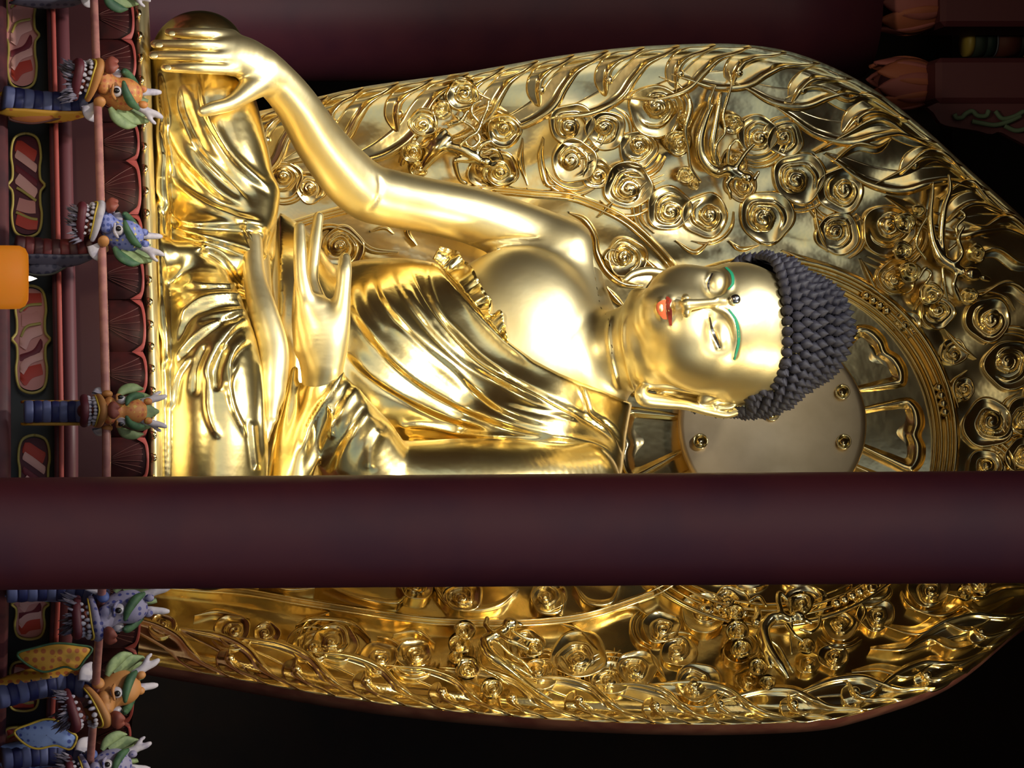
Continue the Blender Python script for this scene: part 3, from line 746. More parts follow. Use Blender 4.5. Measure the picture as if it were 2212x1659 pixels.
def flame(edgepts,i0,mir,big,seed):
    """tongue whose tip touches the rim; coordinates measured from the rim"""
    e=edgepts; x,y=e[i0]; t=e[min(i0+2,len(e)-1)]-e[max(i0-2,0)]; t/=np.linalg.norm(t); n=np.array([-t[1],t[0]])*mir
    if big: L=[(-4,4,1.5),(-38,16,10),(-82,30,20),(-118,62,27),(-150,100,30),(-205,128,26),(-262,140,14),(-300,150,4)]
    else: L=[(-4,4,1.5),(-32,14,8),(-66,22,15),(-92,40,20),(-102,68,20),(-98,96,10),(-96,104,3)]
    r=random.Random(seed); k=.92+.16*r.random(); j=1 if x<1800 else 1.12
    if mir<0: j*=.62
    sp=[(x+t[0]*a*k+n[0]*b*j*k, y+t[1]*a*k+n[1]*b*j*k) for a,b,_ in L]
    wd=[c*k for *_,c in L]
    o=ribbon('flame_tongue',sp,wd,flameprof(-mir,.045 if big else .036),nt=11,lift=(.0 if big else .008))
    if not big:
        q=np.array(sp[4]); V,F=ellipsoid((0,0,0),(.028,.028,.028),8,12)
        obj('flame_bead',toW(V+Sh(q[0]+t[0]*14,q[1]+t[1]*14,.022)),F,G_HALO,halo)
def tips(e,lo,hi,gap):
    d=np.r_[0,np.cumsum(np.hypot(*np.diff(e,axis=0).T))]; u=[]; s=d[np.argmax(e[:,0]>lo)]
    while s<d[-1]:
        i=int(np.argmin(abs(d-s)))
        if e[i,0]>hi: break
        u.append(i); s+=gap
    return u
leF=edge(LEFT,900); reF=edge(RIGHT,900)
for k,i in enumerate(tips(leF,560,2290,77)): flame(leF,i,1 if True else -1,k%2==0,k)
for k,i in enumerate(tips(reF,500,2290,77)): flame(reF,i,-1,k%2==0,100+k)
# long licking flames towards the point
for sp,wd in [([(1700,215),(1760,195),(1830,225),(1880,215),(1960,262)],[4,14,20,16,3]),([(1760,330),(1830,300),(1900,270),(1960,300),(2040,330)],[4,16,24,16,3]),
  ([(1800,352),(1850,318),(1895,322),(1925,300)],[3,12,12,2]),([(1890,400),(1960,372),(2005,338),(2045,345),(2088,384)],[4,16,20,14,3]),
  ([(2030,430),(2090,400),(2125,432),(2180,470)],[4,16,16,3]),([(2080,480),(2130,500),(2180,480),(2240,520)],[4,18,20,4]),([(2100,560),(2150,545),(2200,575),(2260,570)],[4,16,16,4]),
  ([(2120,640),(2180,620),(2230,650),(2290,640)],[4,18,18,4]),
  ([(1880,1400),(1950,1395),(2010,1370),(2060,1395),(2130,1380)],[4,14,18,12,3]),([(1910,1350),(1980,1362),(2040,1335),(2090,1355),(2150,1330)],[4,14,18,12,3]),
  ([(1960,1310),(2030,1322),(2080,1300),(2120,1320),(2190,1290)],[4,14,16,12,3]),([(1840,1450),(1900,1442),(1960,1452),(2020,1425),(2080,1440)],[4,12,16,12,3]),([(2040,1280),(2110,1285),(2170,1265),(2230,1270)],[4,14,14,3])]:
    ribbon('flame_tongue',sp,wd,flameprof(1 if sp[0][1]>900 else -1,.04),nt=11)
# cloud scrolls
def scroll(px,py,R,rot=0.0,hand=1,H=.040,Sf=Sh,parent=halo,name='cloud_scroll',mat=G_HALO,lift=0):
    nr,na=30,64; r=np.linspace(0,1.10,nr); a=np.linspace(0,2*np.pi,na,endpoint=False)
    rr_,aa=np.meshgrid(r,a,indexing='ij')
    lob=1+.05*np.cos(3*(aa-rot))+.028*np.cos(5*(aa-rot)+1); x0=.17*math.cos(rot+1); y0=.17*math.sin(rot+1)
    bx=rr_*np.cos(aa)-x0; by=rr_*np.sin(aa)-y0; br=np.hypot(bx,by); bt=((np.arctan2(by,bx)-rot)*hand)%(2*np.pi)/(2*np.pi)
    h=.34+.56*rr_**3
    tail=np.exp(-((br-(.40+.46*bt**.9))/.055)**2)*np.clip(bt*9,0,1)*np.clip((.85-bt)*5,0,1)*.42*(rr_<1)
    boss=.40+1.0*np.sqrt(np.maximum(1-(br/.42)**2,0))-.22*np.exp(-((br-(.08+.27*bt))/.045)**2)*(br<.40)
    h=np.where(br<.42,np.maximum(boss,h),h+tail)
    edge_=np.clip((1.06-rr_)/.09,0,1); h=h*edge_-.55*(1-edge_)
    x=px+R*rr_*lob*np.cos(aa); y=py+R*rr_*lob*np.sin(aa)*(.97 if py<1200 else .84)
    off=h*H*(R/48)**.4+lift
    V=Sf(x.ravel(),y.ravel(),(off+(base_off(x,y) if Sf is Sh else 0)).ravel())
    F=gridfaces(nr,na,False,True)
    return obj(name,toW(V),F,mat,parent)
CX0=1664
SCR=[(1236,270,50),(1308,282,44),(1241,348,50),(1417,240,60),(1378,322,42),(1357,400,54),(1445,450,50),(1523,465,50),(1657,468,60),(1727,384,58),(1636,292,46),(1697,301,40),(1815,411,52),(1810,505,48),(1919,498,58),(1938,598,42),(2025,675,38),(2134,690,50),(2182,789,56),(2135,915,56),(2130,1012,42),(2215,900,44),(2210,985,40),
 (612,388,42),(673,405,36),(1290,375,34),(1060,285,38),(1052,372,42),(1585,350,30),(1600,400,36),
 (352,1352,32),(502,1360,40),(577,1368,30),(672,1398,42),(724,1388,52),(819,1420,42),(893,1413,40),(1251,1414,62),(1318,1464,44),(1377,1442,46),(1428,1354,42),(1467,1407,40),(1523,1322,54),(1508,1473,50),(1166,1455,42),(1140,1392,38),(1580,1300,40),(1742,1302,48),(1816,1352,38),(1892,1328,42),(1880,1274,46),(2006,1272,46),(1800,1418,34),(1745,1430,30),(1600,1400,40),(1620,1465,34),
 (2205,1080,46),(2130,1110,44),(2205,1170,48),(2120,1190,42),(2290,860,50),(2300,980,52),(2290,1090,48),(2380,1000,48),(1960,700,30),(2060,760,30),(2080,840,26)]
rs=random.Random(3)
for i,(x,y,R) in enumerate(SCR):
    scroll(x,y,R,rs.uniform(0,6.28),1 if y<900 else -1)
# crescents that trail behind the scrolls
for i,(x,y,R) in enumerate(SCR):
    if R<38: continue
    a0=rs.uniform(0,6.28); sp=rs.uniform(1.7,2.6)
    for kk,(q,w_) in enumerate([(1.27,6.5),(1.52,7.5)]):
        if kk and i%2: continue
        aa=np.linspace(a0,a0+sp,5); xx=x+R*q*np.cos(aa); yy=y+R*q*np.sin(aa)*(.97 if y<1200 else .84)
        if (np.hypot(xx-CX0,yy-954)<420).any() or (yy<at(le,xx)+45).any() or (yy>at(re,xx)-35).any(): continue
        ribbon('cloud_tail',list(zip(xx,yy)),[1.5,w_*.8,w_,w_*.8,1.5],rnd(.026),nt=7,ns=18)
# trailing cloud tails
TAILS=[([(1130,300),(1125,350),(1140,400)],9),([(1175,300),(1168,340),(1180,395),(1200,402)],9),([(1460,520),(1500,545),(1535,520)],8),([(1575,520),(1600,538),(1640,530)],8),([(1690,540),(1740,560),(1790,570)],8),([(1290,470),(1310,450),(1330,430)],7),([(1760,450),(1770,500),(1790,545)],9),
 ([(1860,560),(1880,600),(1900,640)],9),([(2040,710),(2070,745),(2110,775)],9),([(2070,880),(2060,830),(2090,800)],9),([(1095,1440),(1130,1480),(1180,1490)],9),([(1200,1345),(1250,1360),(1290,1400)],9),([(1400,1400),(1420,1440),(1440,1470)],8),([(1560,1350),(1590,1355),(1560,1400)],9),([(640,1350),(680,1335),(760,1345),(800,1380)],9),([(850,1370),(900,1362),(940,1390)],9),([(420,1330),(470,1320),(540,1335)],9),([(1850,1290),(1870,1320),(1850,1360)],8),([(1330,1320),(1370,1310),(1400,1330)],8),([(950,205),(1000,190),(1060,215)],9)]
for sp,w_ in TAILS: ribbon('cloud_tail',sp,[2]+[w_]*(len(sp)-2)+[2],rnd(.035),nt=7)
# mouldings of the inner mandorla
for sp in ([(520,512),(615,490),(729,457),(880,424),(1000,411),(1068,410),(1158,418),(1226,424),(1271,437),(1339,468),(1384,502),(1429,547),(1458,582)],
           [(330,1262),(420,1270),(528,1279),(650,1300),(775,1320),(900,1338),(1000,1345),(1100,1346),(1185,1342),(1260,1332),(1330,1312),(1406,1284),(1450,1260),(1490,1225)]):
    ribbon('inner_moulding',sp,[13]*len(sp),lambda t,u:-.03+(.03+.055*np.exp(-((np.abs(t)-.45)/.28)**2))*np.clip((1-np.abs(t))*5,0,1),nt=15,ns=70)
# ornament inside the mandorla
for (x,y,R,rot,hd) in [(1355,556,44,2.2,1),(740,535,48,2.5,1),(1000,1285,44,1,-1),(1185,1288,40,2,-1),(900,1262,40,1,-1)]: scroll(x,y,R,rot,hd,.06)
for sp,w_ in [([(1230,460),(1262,475),(1285,510),(1290,545),(1310,585),(1345,612),(1390,618)],9),([(1345,545),(1320,540),(1308,556),(1322,570)],7),([(1395,560),(1420,590),(1405,618)],8),([(1310,620),(1330,645),(1350,665)],9),
   ([(620,560),(660,530),(700,492),(750,500),(800,540),(860,545)],9),([(800,500),(830,492),(850,505)],6),([(900,470),(880,500),(900,530)],8),([(700,1262),(780,1290),(860,1300),(880,1270)],8),([(930,1250),(965,1300),(1020,1316),(1080,1305),(1120,1272)],10),([(1150,1300),(1170,1322),(1210,1318),(1215,1280)],9),([(1240,1262),(1270,1300),(1320,1300),(1340,1262)],10),([(560,1255),(620,1272),(680,1270)],8)]:
    ribbon('vine_scroll',sp,[3]+[w_]*(len(sp)-2)+[3],rnd(.045),nt=9)
# nimbus round the head
CX,CYY=1664,954; ASP=.985
def ringband(name,r0,r1,H,n=120,mat=G_HALO,cy=CYY,nt=9,prof=None,a0=0,a1=2*np.pi):
    a=np.linspace(a0,a1,n); closed=abs(a1-a0-2*np.pi)<1e-6
    if closed: a=a[:-1]
    t=np.linspace(-1,1,nt); r=(r0+r1)/2+t*(r1-r0)/2
    h=(prof(t) if prof else (-.03+(H+.03)*np.sqrt(np.maximum(1-t*t,0))))
    x=CX+np.outer(np.cos(a),r); y=cy+np.outer(np.sin(a),r)*ASP
    V=Sh(x.ravel(),y.ravel(),np.broadcast_to(h,x.shape).ravel()); return obj(name,toW(V),gridfaces(len(a),nt,closed,False),mat,halo)
ringband('nimbus_ring',392,412,.05); ringband('nimbus_ring',378,391,.042); ringband('nimbus_ring',364,376,.055); ringband('nimbus_ring',352,362,.035)
for ang in (-92,-53,-14,25,64,103,142,181,220):
    for q in (-4.2,-1.4,1.4,4.2):
        a=math.radians(ang+q); x=CX+382*math.cos(a); y=CYY+382*math.sin(a)*ASP
        V,F=ellipsoid((0,0,0),(.026,.026,.026),8,12); obj('nimbus_bead',toW(V+Sh(x,y,.045)),F,G_HALO,halo)
DC=930
for k in range(10):
    a0=math.radians(36*k-2); rr0,rr1=188,348; hw=math.radians(17.2)
    nu,nv=26,31; u=np.linspace(0,1,nu)[:,None]; v=np.linspace(-1,1,nv)[None]
    notch=1-.07*np.exp(-(v/.16)**2)-.20*np.clip(np.abs(v)-.45,0,1)**2*3.2
    r=rr0+(rr1-rr0)*u*notch; wd=np.interp(u,[0,.35,.75,1],[.80,.92,1,1]); a=a0+hw*v*wd; 
    d=np.minimum(1-np.abs(v)*1.0,(1-u)*1.15)
    h=.04*np.exp(-((d-.20)/.11)**2)-.025*(d>.3)*np.clip((d-.3)*5,0,1)+.025*np.exp(-((v)/.45)**2-((u-.5)/.35)**2)*np.clip((d-.25)*5,0,1)
    h=h*np.clip(d*9,0,1)-.03*(1-np.clip(d*9,0,1))
    dc=DC+(CYY-DC)*u; x=CX+r*np.cos(a); y=dc+r*np.sin(a)*ASP
    V=Sh(x.ravel(),y.ravel(),(h+0*x).ravel()); obj('lotus_petal',toW(V),gridfaces(nu,nv),G_HALO,halo)
# smooth centre disc with pins
a=np.linspace(0,2*np.pi,97)[:-1]; r=np.array([0,.2,.4,.6,.8,.93,.985,1.0,1.0]); hh=np.array([.10,.10,.098,.095,.092,.09,.087,.078,.0])
x=CX+4+np.outer(r,np.cos(a))*204; y=918+np.outer(r,np.sin(a))*204*ASP
obj('centre_disc',toW(Sh(x.ravel(),y.ravel(),np.repeat(hh,96))),gridfaces(9,96,False,True),G_DISC,halo)
for (x0,y0) in [(1668,893),(1820,846),(1823,954),(1513,953),(1664,1060),(1520,845)]:
    r=np.array([0,.5,.8,.92,1,1.05,1.25,1.3]); hh=np.array([.118,.115,.106,.098,.094,.112,.112,.08]); a=np.linspace(0,2*np.pi,33)[:-1]
    x=x0+np.outer(r,np.cos(a))*13; y=y0+np.outer(r,np.sin(a))*13
    obj('pin',toW(Sh(x.ravel(),y.ravel(),np.repeat(hh,32))),gridfaces(len(r),32,False,True),G_ORN,halo)
# ================================================= openwork figures fixed on the halo
def figure(label,scr,body,cloth,seed):
    """each list in (px,py,lift m,...) over the halo shell"""
    pts=[q for c in body+cloth for q in c]
    W_=np.array([Sh(q[0],q[1],q[2]) for q in pts]); lo=W_.min(0)-.09; hi=W_.max(0)+.09
    f=Field(lo,hi,.0058)
    for c in body: f.chain([(Sh(a,b,h),r/400.) for a,b,h,r in c],.012)
    V,F=f.mesh(1); o=tag(obj('flying_figure',toW(V),outward(V,F),G_ORN,halo),label)
    f=Field(lo,hi,.0058)
    for c in cloth: f.chain([(Sh(a,b,h),r/400.) for a,b,h,r in c],.004)
    V,F=f.mesh(1); obj('trailing_scarf',toW(V),outward(V,F),G_ORN,o)
    r=random.Random(seed)
    for x,y,R,l in scr:
        scroll(x,y,R,r.uniform(0,6),1 if r.random()>.5 else -1,.06,Sh,o,'small_cloud',G_ORN,lift=l)
        nu=5; a=np.linspace(0,2*np.pi,25)[:-1]; rr_=np.array([1.05,1.0,.8,.4]); hh=np.array([0,-.02,-.05,-l-.02]); X=x+np.outer(rr_,np.cos(a))*R; Y=y+np.outer(rr_,np.sin(a))*R
        obj('cloud_stem',toW(Sh(X.ravel(),Y.ravel(),(l+np.repeat(hh,24)))),gridfaces(4,24,False,True),G_ORN,o)
figure('openwork flying figure by the statue raised elbow',
 [(915,265,30,.09),(998,205,34,.07),(955,238,20,.10),(1088,283,36,.06),(1080,367,38,.05),(890,330,22,.08),(905,365,18,.06)],
 [[(1048,350,.16,13),(1050,350,.16,13)],[(1062,356,.16,8),(1070,352,.15,6)],[(1034,346,.15,12),(1012,332,.15,14),(990,322,.14,14),(965,318,.13,12),(940,330,.11,10)],
  [(1015,345,.16,8),(985,346,.17,7),(986,368,.16,6),(994,388,.15,5),(1006,396,.14,5)],[(1030,330,.15,7),(1042,312,.16,6),(1058,305,.16,5)],
  [(965,300,.12,14),(945,320,.12,18),(925,345,.10,14),(912,366,.08,8)],[(960,285,.11,9),(945,300,.11,12),(925,320,.10,9)]],
 [[(1005,342,.15,4),(994,318,.17,4),(1010,298,.17,4),(1030,285,.16,4),(1042,258,.14,4),(1052,235,.13,3.5),(1056,216,.12,2)],
  [(1000,300,.14,4),(1018,318,.16,4),(1036,300,.14,4),(1020,275,.13,4),(1000,262,.12,3.5),(985,250,.11,3.5)],[(1040,270,.13,4),(1020,246,.13,4),(1022,226,.12,4),(1038,218,.12,3.5)],
  [(970,270,.11,5),(995,262,.12,5),(1010,240,.12,4)],[(895,300,.08,6),(880,325,.07,6),(868,355,.05,5)],[(1045,330,.13,4),(1062,322,.13,4),(1078,330,.12,4),(1085,345,.1,4)]],1)
figure('openwork flying figure high on the raised hand side of the halo',
 [(1465,308,28,.08),(1480,378,18,.10),(1498,398,12,.10),(1583,268,22,.08),(1478,262,16,.07)],
 [[(1612,384,.17,13),(1613,385,.17,13)],[(1628,388,.16,6),(1638,372,.15,4)],[(1595,378,.16,13),(1572,366,.16,14),(1552,372,.14,13),(1530,360,.13,13),(1515,335,.12,12),(1512,300,.11,11),(1522,262,.10,9),(1536,228,.09,6)],
  [(1588,364,.17,7),(1602,342,.17,6),(1616,324,.16,5),(1628,312,.16,4)],[(1582,380,.17,7),(1570,396,.18,6),(1576,414,.17,5),(1578,428,.15,4)],
  [(1550,355,.12,10),(1540,315,.12,9),(1545,275,.11,8),(1552,235,.10,6),(1556,205,.09,3)]],
 [[(1560,366,.14,4),(1546,345,.15,4),(1548,312,.15,4),(1566,285,.14,4),(1562,250,.12,4),(1572,212,.10,4),(1580,180,.08,3),(1574,152,.06,2)],
  [(1512,392,.11,4),(1492,362,.12,4),(1486,318,.12,4),(1480,280,.12,5),(1490,240,.11,6),(1488,212,.10,3)],[(1572,352,.16,4),(1576,318,.16,4),(1592,302,.16,4),(1604,318,.15,3)],
  [(1455,330,.08,5),(1448,300,.08,5),(1462,270,.08,5),(1470,240,.09,4)],[(1530,250,.1,4),(1534,215,.1,4),(1545,185,.08,3)]],2)
figure('openwork flying figure above the statue head',
 [(1955,480,22,.10),(1950,541,20,.11),(1966,588,22,.11),(2011,634,24,.09),(1985,455,14,.09),(2094,640,18,.10),(2108,548,20,.09)],
 [[(2096,592,.19,16),(2104,592,.19,15)],[(2124,600,.18,7),(2136,604,.17,5)],[(2074,586,.17,12),(2050,570,.16,13),(2032,556,.15,12),(2016,520,.13,9),(2010,470,.11,7),(2014,420,.09,5),(2016,392,.08,2)],
  [(2040,560,.15,9),(2034,510,.13,8),(2040,450,.12,7),(2052,410,.10,6),(2050,378,.08,3)],[(2060,575,.18,6),(2078,548,.18,5),(2070,515,.17,5),(2082,490,.16,4)],[(2066,592,.18,6),(2060,620,.18,5),(2072,648,.16,4)]],
 [[(2036,580,.15,4),(2040,615,.15,5),(2048,652,.13,2)],[(2000,560,.13,4),(1980,530,.12,4),(1985,500,.12,4),(2002,470,.11,4)],[(1985,600,.13,4),(1998,580,.13,5),(2012,590,.13,4),(2000,612,.12,4)],
  [(2050,540,.13,4),(2070,520,.13,4),(2066,490,.12,4),(2085,468,.11,4),(2075,455,.1,4)],[(2060,610,.13,4),(2074,640,.12,4),(2088,655,.11,4),(2110,640,.11,4)]],3)
figure('openwork flying figure low on the far side of the pillar',
 [(1004,1362,22,.11),(993,1390,24,.10),(1010,1443,25,.11),(1062,1487,23,.10),(1152,1400,22,.07),(985,1420,16,.08)],
 [[(1100,1348,.17,14),(1104,1348,.17,13)],[(1116,1346,.16,6),(1126,1350,.15,4)],[(1088,1362,.16,11),(1064,1376,.15,13),(1046,1388,.14,12),(1060,1416,.13,11),(1092,1440,.11,9),(1130,1470,.09,6),(1165,1496,.08,4),(1194,1512,.06,2)],
  [(1066,1372,.17,7),(1050,1352,.17,6),(1052,1336,.16,5)],[(1080,1372,.17,6),(1100,1384,.18,6),(1120,1392,.17,5),(1140,1402,.16,4)],[(1050,1396,.12,10),(1080,1424,.11,9),(1116,1442,.10,7),(1148,1462,.09,4)]],
 [[(1045,1372,.15,4),(1074,1386,.16,4),(1100,1410,.14,4),(1132,1432,.12,4),(1148,1452,.10,3)],[(1030,1400,.12,4),(1040,1440,.12,4),(1075,1462,.11,4),(1098,1478,.1,3)],[(1085,1350,.14,4),(1112,1366,.14,4),(1138,1380,.12,4),(1164,1384,.1,4),(1172,1402,.09,4)]],4)
figure('openwork flying figure high on the far side of the pillar',
 [(1588,1322,18,.10),(1592,1362,24,.11),(1602,1402,22,.11),(1638,1440,20,.10),(1658,1474,17,.11),(1728,1304,26,.08),(1742,1395,18,.08)],
 [[(1722,1332,.18,14),(1726,1334,.18,13)],[(1740,1340,.17,6),(1752,1346,.16,4)],[(1706,1340,.17,11),(1686,1334,.16,12),(1664,1338,.15,13),(1650,1362,.14,12),(1660,1400,.12,12),(1682,1436,.10,11),(1700,1462,.08,6)],
  [(1690,1330,.18,7),(1682,1300,.18,6),(1684,1282,.17,6),(1700,1296,.16,4)],[(1634,1346,.13,12),(1638,1330,.13,9),(1634,1312,.12,5)],[(1640,1370,.12,7),(1652,1410,.11,7),(1664,1440,.10,5)],[(1700,1350,.18,6),(1716,1372,.18,5),(1732,1384,.17,4)]],
 [[(1708,1296,.17,3),(1711,1340,.18,3.4),(1708,1380,.16,3.4),(1710,1412,.14,3)],[(1650,1350,.14,4),(1662,1380,.14,4),(1684,1400,.13,4),(1700,1430,.11,4),(1712,1452,.09,3)],[(1730,1360,.13,4),(1752,1366,.13,4),(1768,1352,.11,4),(1772,1332,.1,4)],[(1620,1300,.1,5),(1640,1290,.1,5),(1655,1310,.11,4)]],5)
figure('openwork cloud cluster at the halo tip half hidden by the pillar',
 [(2118,1262,22,.12),(2085,1280,18,.11)],[[(2100,1262,.14,9),(2125,1278,.13,8),(2136,1268,.12,5)]],[[(2080,1265,.12,4),(2100,1290,.11,5),(2130,1290,.1,4)]],6)
# ================================================= hall
MAR=M('maroon_lacquer',srgb(104,42,48),.50,noise=(srgb(92,36,48),3,.4,.65))
MAR2=M('maroon_lacquer_dull',srgb(84,36,40),.6,noise=(srgb(62,26,34),9,.4,.65))
DARK=M('dark_wall_paint',srgb(34,22,22),.8,noise=(srgb(26,18,22),3,.4,.6))
WOODF=M('floor_boards',srgb(184,140,88),.45,noise=(srgb(150,108,66),6,.4,.65))
STONE=M('courtyard_stone',srgb(176,168,152),.85,noise=(srgb(150,144,132),4,.4,.65))
def struct(name,V,F,m,smooth=False): return tag(obj(name,V,F,m,None,smooth),kind='structure')
def slab(name,c,s,m): V,F=bbox_mesh(c,s,.01); return struct(name,V,F,m)
WARM=M('ochre_wall_paint',srgb(150,112,70),.7,noise=(srgb(120,70,50),1.2,.4,.6)); CEIL=M('painted_ceiling',srgb(110,74,52),.7,noise=(srgb(60,90,74),2.5,.45,.6))
slab('wall_back',(0,4.1,5.5),(16,.2,11.4),DARK)
slab('wall_left',(-7.1,-.8,5.5),(.2,10,11.4),WARM)
slab('wall_right',(7.1,-.8,5.5),(.2,10,11.4),WARM)
slab('ceiling',(0,-1.2,11.2),(14.4,11.4,.2),CEIL)
slab('trim_1',(0,-7.0,9.6),(14.4,.3,3.0),MAR2)
# boarded floor inside, paving outside
fl=slab('floor',(0,-1.2,-.08),(14.4,11.2,.1),WOODF)
bm=None
for i in range(24):
    V,F=bbox_mesh((-6.9+i*.6,-1.2,-.015),(.59,11.1,.03),.004); obj('floor_board',V,F,WOODF,fl,False)
slab('floor_courtyard',(0,-22,-.12),(60,30,.08),STONE)
# foreground pillar
def pillar(name,label,p0,p1,r,Y,mat,z0=0,z1=11.1,group=None,rings=()):
    """straight round pillar whose axis passes through pixels p0 and p1 at depth Y"""
    A=PW(p0[0],p0[1],Y); B=PW(p1[0],p1[1],Y); d=(B-A)/(B-A)[2]; a=A+d*(z0-A[2]); b=A+d*(z1-A[2])
    t=thing(name,label,'pillar',a,group)
    n=14; P=np.array([a+(b-a)*i/(n-1) for i in range(n)])
    V,F=tube(P,r*(1+.0*np.arange(n)),56); obj('shaft',V,F,mat,t)
    V,F=lathe([(r*1.5,0),(r*1.5,.10),(r*1.38,.16),(r*1.12,.20),(r*1.02,.24)],40,(a[0],a[1],z0)); obj('base_stone',V,F,STONE,t)
    return t
pillar('pillar','thick maroon pillar in the foreground crossing in front of the halo',(0,1153),(2212,1138),.2275,-4.0,MAR)
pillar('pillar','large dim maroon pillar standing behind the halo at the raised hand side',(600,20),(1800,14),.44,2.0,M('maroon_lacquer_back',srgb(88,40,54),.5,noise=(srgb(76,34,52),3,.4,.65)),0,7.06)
# ---- carved capitals and beams far up
LOT1=M('lotus_orange',srgb(170,96,70),.7); LOT2=M('lotus_pink',srgb(160,90,86),.7); LOT3=M('lotus_plum',srgb(74,30,44),.7); GRN=M('dull_green_paint',srgb(52,74,66),.7)
GOLDP=M('gold_paint',srgb(168,146,70),.5); 
def lotus_bud(px0,px1,pyc,hw,Y,label,seed,grp):
    A=PW(px0,pyc,Y); B=PW(px1,pyc,Y); L=(B-A)[2]; r=hw/(FPX/(DIST+Y)); t=thing('lotus_capital',label,'carving',B,grp)
    V,F=lathe([(r*.55,0),(r*.72,-.10*L),(r*.74,-.14*L)],24,(B[0],B[1],B[2])); obj('collar',V,F,GRN,t)
    V,F=ellipsoid((A[0],A[1],A[2]+L*.55),(r*.78,r*.78,L*.42),14,20); obj('core',V,F,LOT3,t)
    for k in range(8):
        a=k*math.pi/4+.3*seed; ca,sa=math.cos(a),math.sin(a); nu,nv=12,7; V=[]
        for i in range(nu):
            u=i/(nu-1); zz=B[2]-L*.08-L*.9*u; rad=r*(.72+.42*math.sin(u*2.1)-.30*u*u+(.35*max(0,u-.8)))
            wd=r*.60*max(0,math.sin(min(1,.22+.78*u)*math.pi))**.75
            for j in range(nv):
                v=-1+2*j/(nv-1); x=rad*(1-.12*v*v); y=wd*v; V.append((B[0]+ca*x-sa*y,B[1]+sa*x+ca*y,zz))
        pl=obj('petal',np.array(V),gridfaces(nu,nv),LOT1 if k%2 else LOT2,t); md=pl.modifiers.new('s','SOLIDIFY'); md.thickness=.02
    return t
lotus_bud(1885,2030,12,62,1.9,'carved orange lotus bud under the beam at the top of the near pillar',0,None)
lotus_bud(1880,2022,180,56,1.6,'carved pink lotus bud between the beam ends and the halo tip',1,None)
def beam(px0,px1,py0,py1,Y,dep,m,label,name='beam'):
    a=PW(px0,py0,Y);b=PW(px1,py1,Y); c=(a+b)/2; V,F=bbox_mesh((c[0],Y+dep/2,c[2]),(abs(b-a)[0],dep,abs(b-a)[2]),.03)
    return tag(obj(name,V,F,m,None,False),label,'beam')
DB=M('beam_plum',srgb(84,38,46),.6); BL=M('beam_black_green',srgb(24,34,32),.7)
beam(2034,2400,-60,56,1.7,.5,DB,'dark plum bracket arm above the orange lotus bud')
beam(2024,2400,124,222,1.3,.5,DB,'dark plum bracket arm above the pink lotus bud')
bk=beam(2060,2600,-300,600,3.2,.3,M('beam_dark',srgb(18,14,18),.8),'nearly black cross beam high behind the bracket arms')
st=thing('painted_beam_end','painted beam end with gold green and rust bands','beam',PW(2200,90,2.4))
for a,b,m in [(2082,2096,GOLDP),(2097,2122,M('band_green',srgb(44,56,48),.7)),(2123,2143,M('band_deep_green',srgb(20,40,38),.7)),(2144,2147,M('band_grey',srgb(96,96,110),.7)),(2148,2196,M('band_rust',srgb(84,38,28),.7)),(2197,2208,M('band_black',srgb(14,12,14),.7)),(2209,2240,GOLDP)]:
    A=PW(a,90,2.4);B=PW(b,90,2.4); V,F=tube(np.array([A,B]),.094,28); obj('painted_band',V,F,m,st)
# scroll bracket
br=thing('scroll_bracket','maroon cloud shaped bracket board with pierced green scrollwork','bracket',PW(2200,225,1.3))
def flat_outline(name,pts,Y,th,m,parent,n=60,closed=True):
    P=cspl(pts,n-1); A=PW(P[:,0],P[:,1],Y); B=A+[0,th,0]; V=np.vstack([A,B]); N=len(A)
    F=[list(range(N))[::-1],[N+i for i in range(N)]]+[[i,(i+1)%N,N+(i+1)%N,N+i] for i in range(N)]
    return obj(name,V,F,m,parent,False)
def wire(name,pts,Y,r,m,parent,n=40,nt=8):
    P=spl(pts,n); A=PW(P[:,0],P[:,1],Y); V,F=tube(A,r,nt); return obj(name,V,F,m,parent)
flat_outline('board',np.array([(2025,222),(2022,250),(2035,268),(2070,276),(2110,282),(2140,290),(2160,285),(2190,300),(2240,320),(2300,300),(2300,222)],float),1.34,.06,DB,br)
for q in [[(2062,246),(2066,254),(2078,254),(2086,246),(2100,240),(2112,250),(2130,250),(2136,238)],[(2100,262),(2120,266),(2150,270),(2180,262),(2205,250)],[(2150,240),(2165,256),(2190,252),(2212,240)],[(2170,272),(2195,282),(2225,276)]]:
    wire('green_scroll',q,1.31,.014,M('pale_green_paint',srgb(86,106,84),.7),br)
# ================================================= altar platform (curved front)
RP=np.array([(-120,198),(0,203),(250,212),(500,219),(750,226),(950,231),(1100,229),(1250,222),(1390,213),(1620,197),(1760,186)],float)
ZR=1.55+331*12.8/6400.
def front(u,back=0.0):
    """plan position on the altar front under pixel column u, set back by metres"""
    u=np.asarray(u,float); q=np.interp(u,RP[:,0],RP[:,1]); k=np.array([-1,-.5,0,.5,1])*90
    q=sum(np.interp(u+d,RP[:,0],RP[:,1]) for d in k)/5
    D=FPX*(ZR-ZC)/(q-HOR); D=D+back
    return np.stack([(u-CY)/FPX*D,D-DIST],-1)
def zl(px,back): return ZC+(px-HOR)*(12.8+back)/FPX
def band(name,prof,m,parent=None,u0=-480,u1=2150,n=120,smooth=True,closed=False,zb=None):
    """profile of (px at the centre, back) swept along the altar front"""
    u=np.linspace(u0,u1,n); V=np.stack([np.column_stack([front(u,b),np.full(n,zl(p,b if zb is None else zb))]) for p,b in prof],1)
    k=len(prof); F=gridfaces(n,k,False,closed).tolist()
    if closed: F+= [list(range(k)),[(n-1)*k+i for i in range(k)][::-1]]
    return obj(name,V.reshape(-1,3),F,m,parent,smooth)
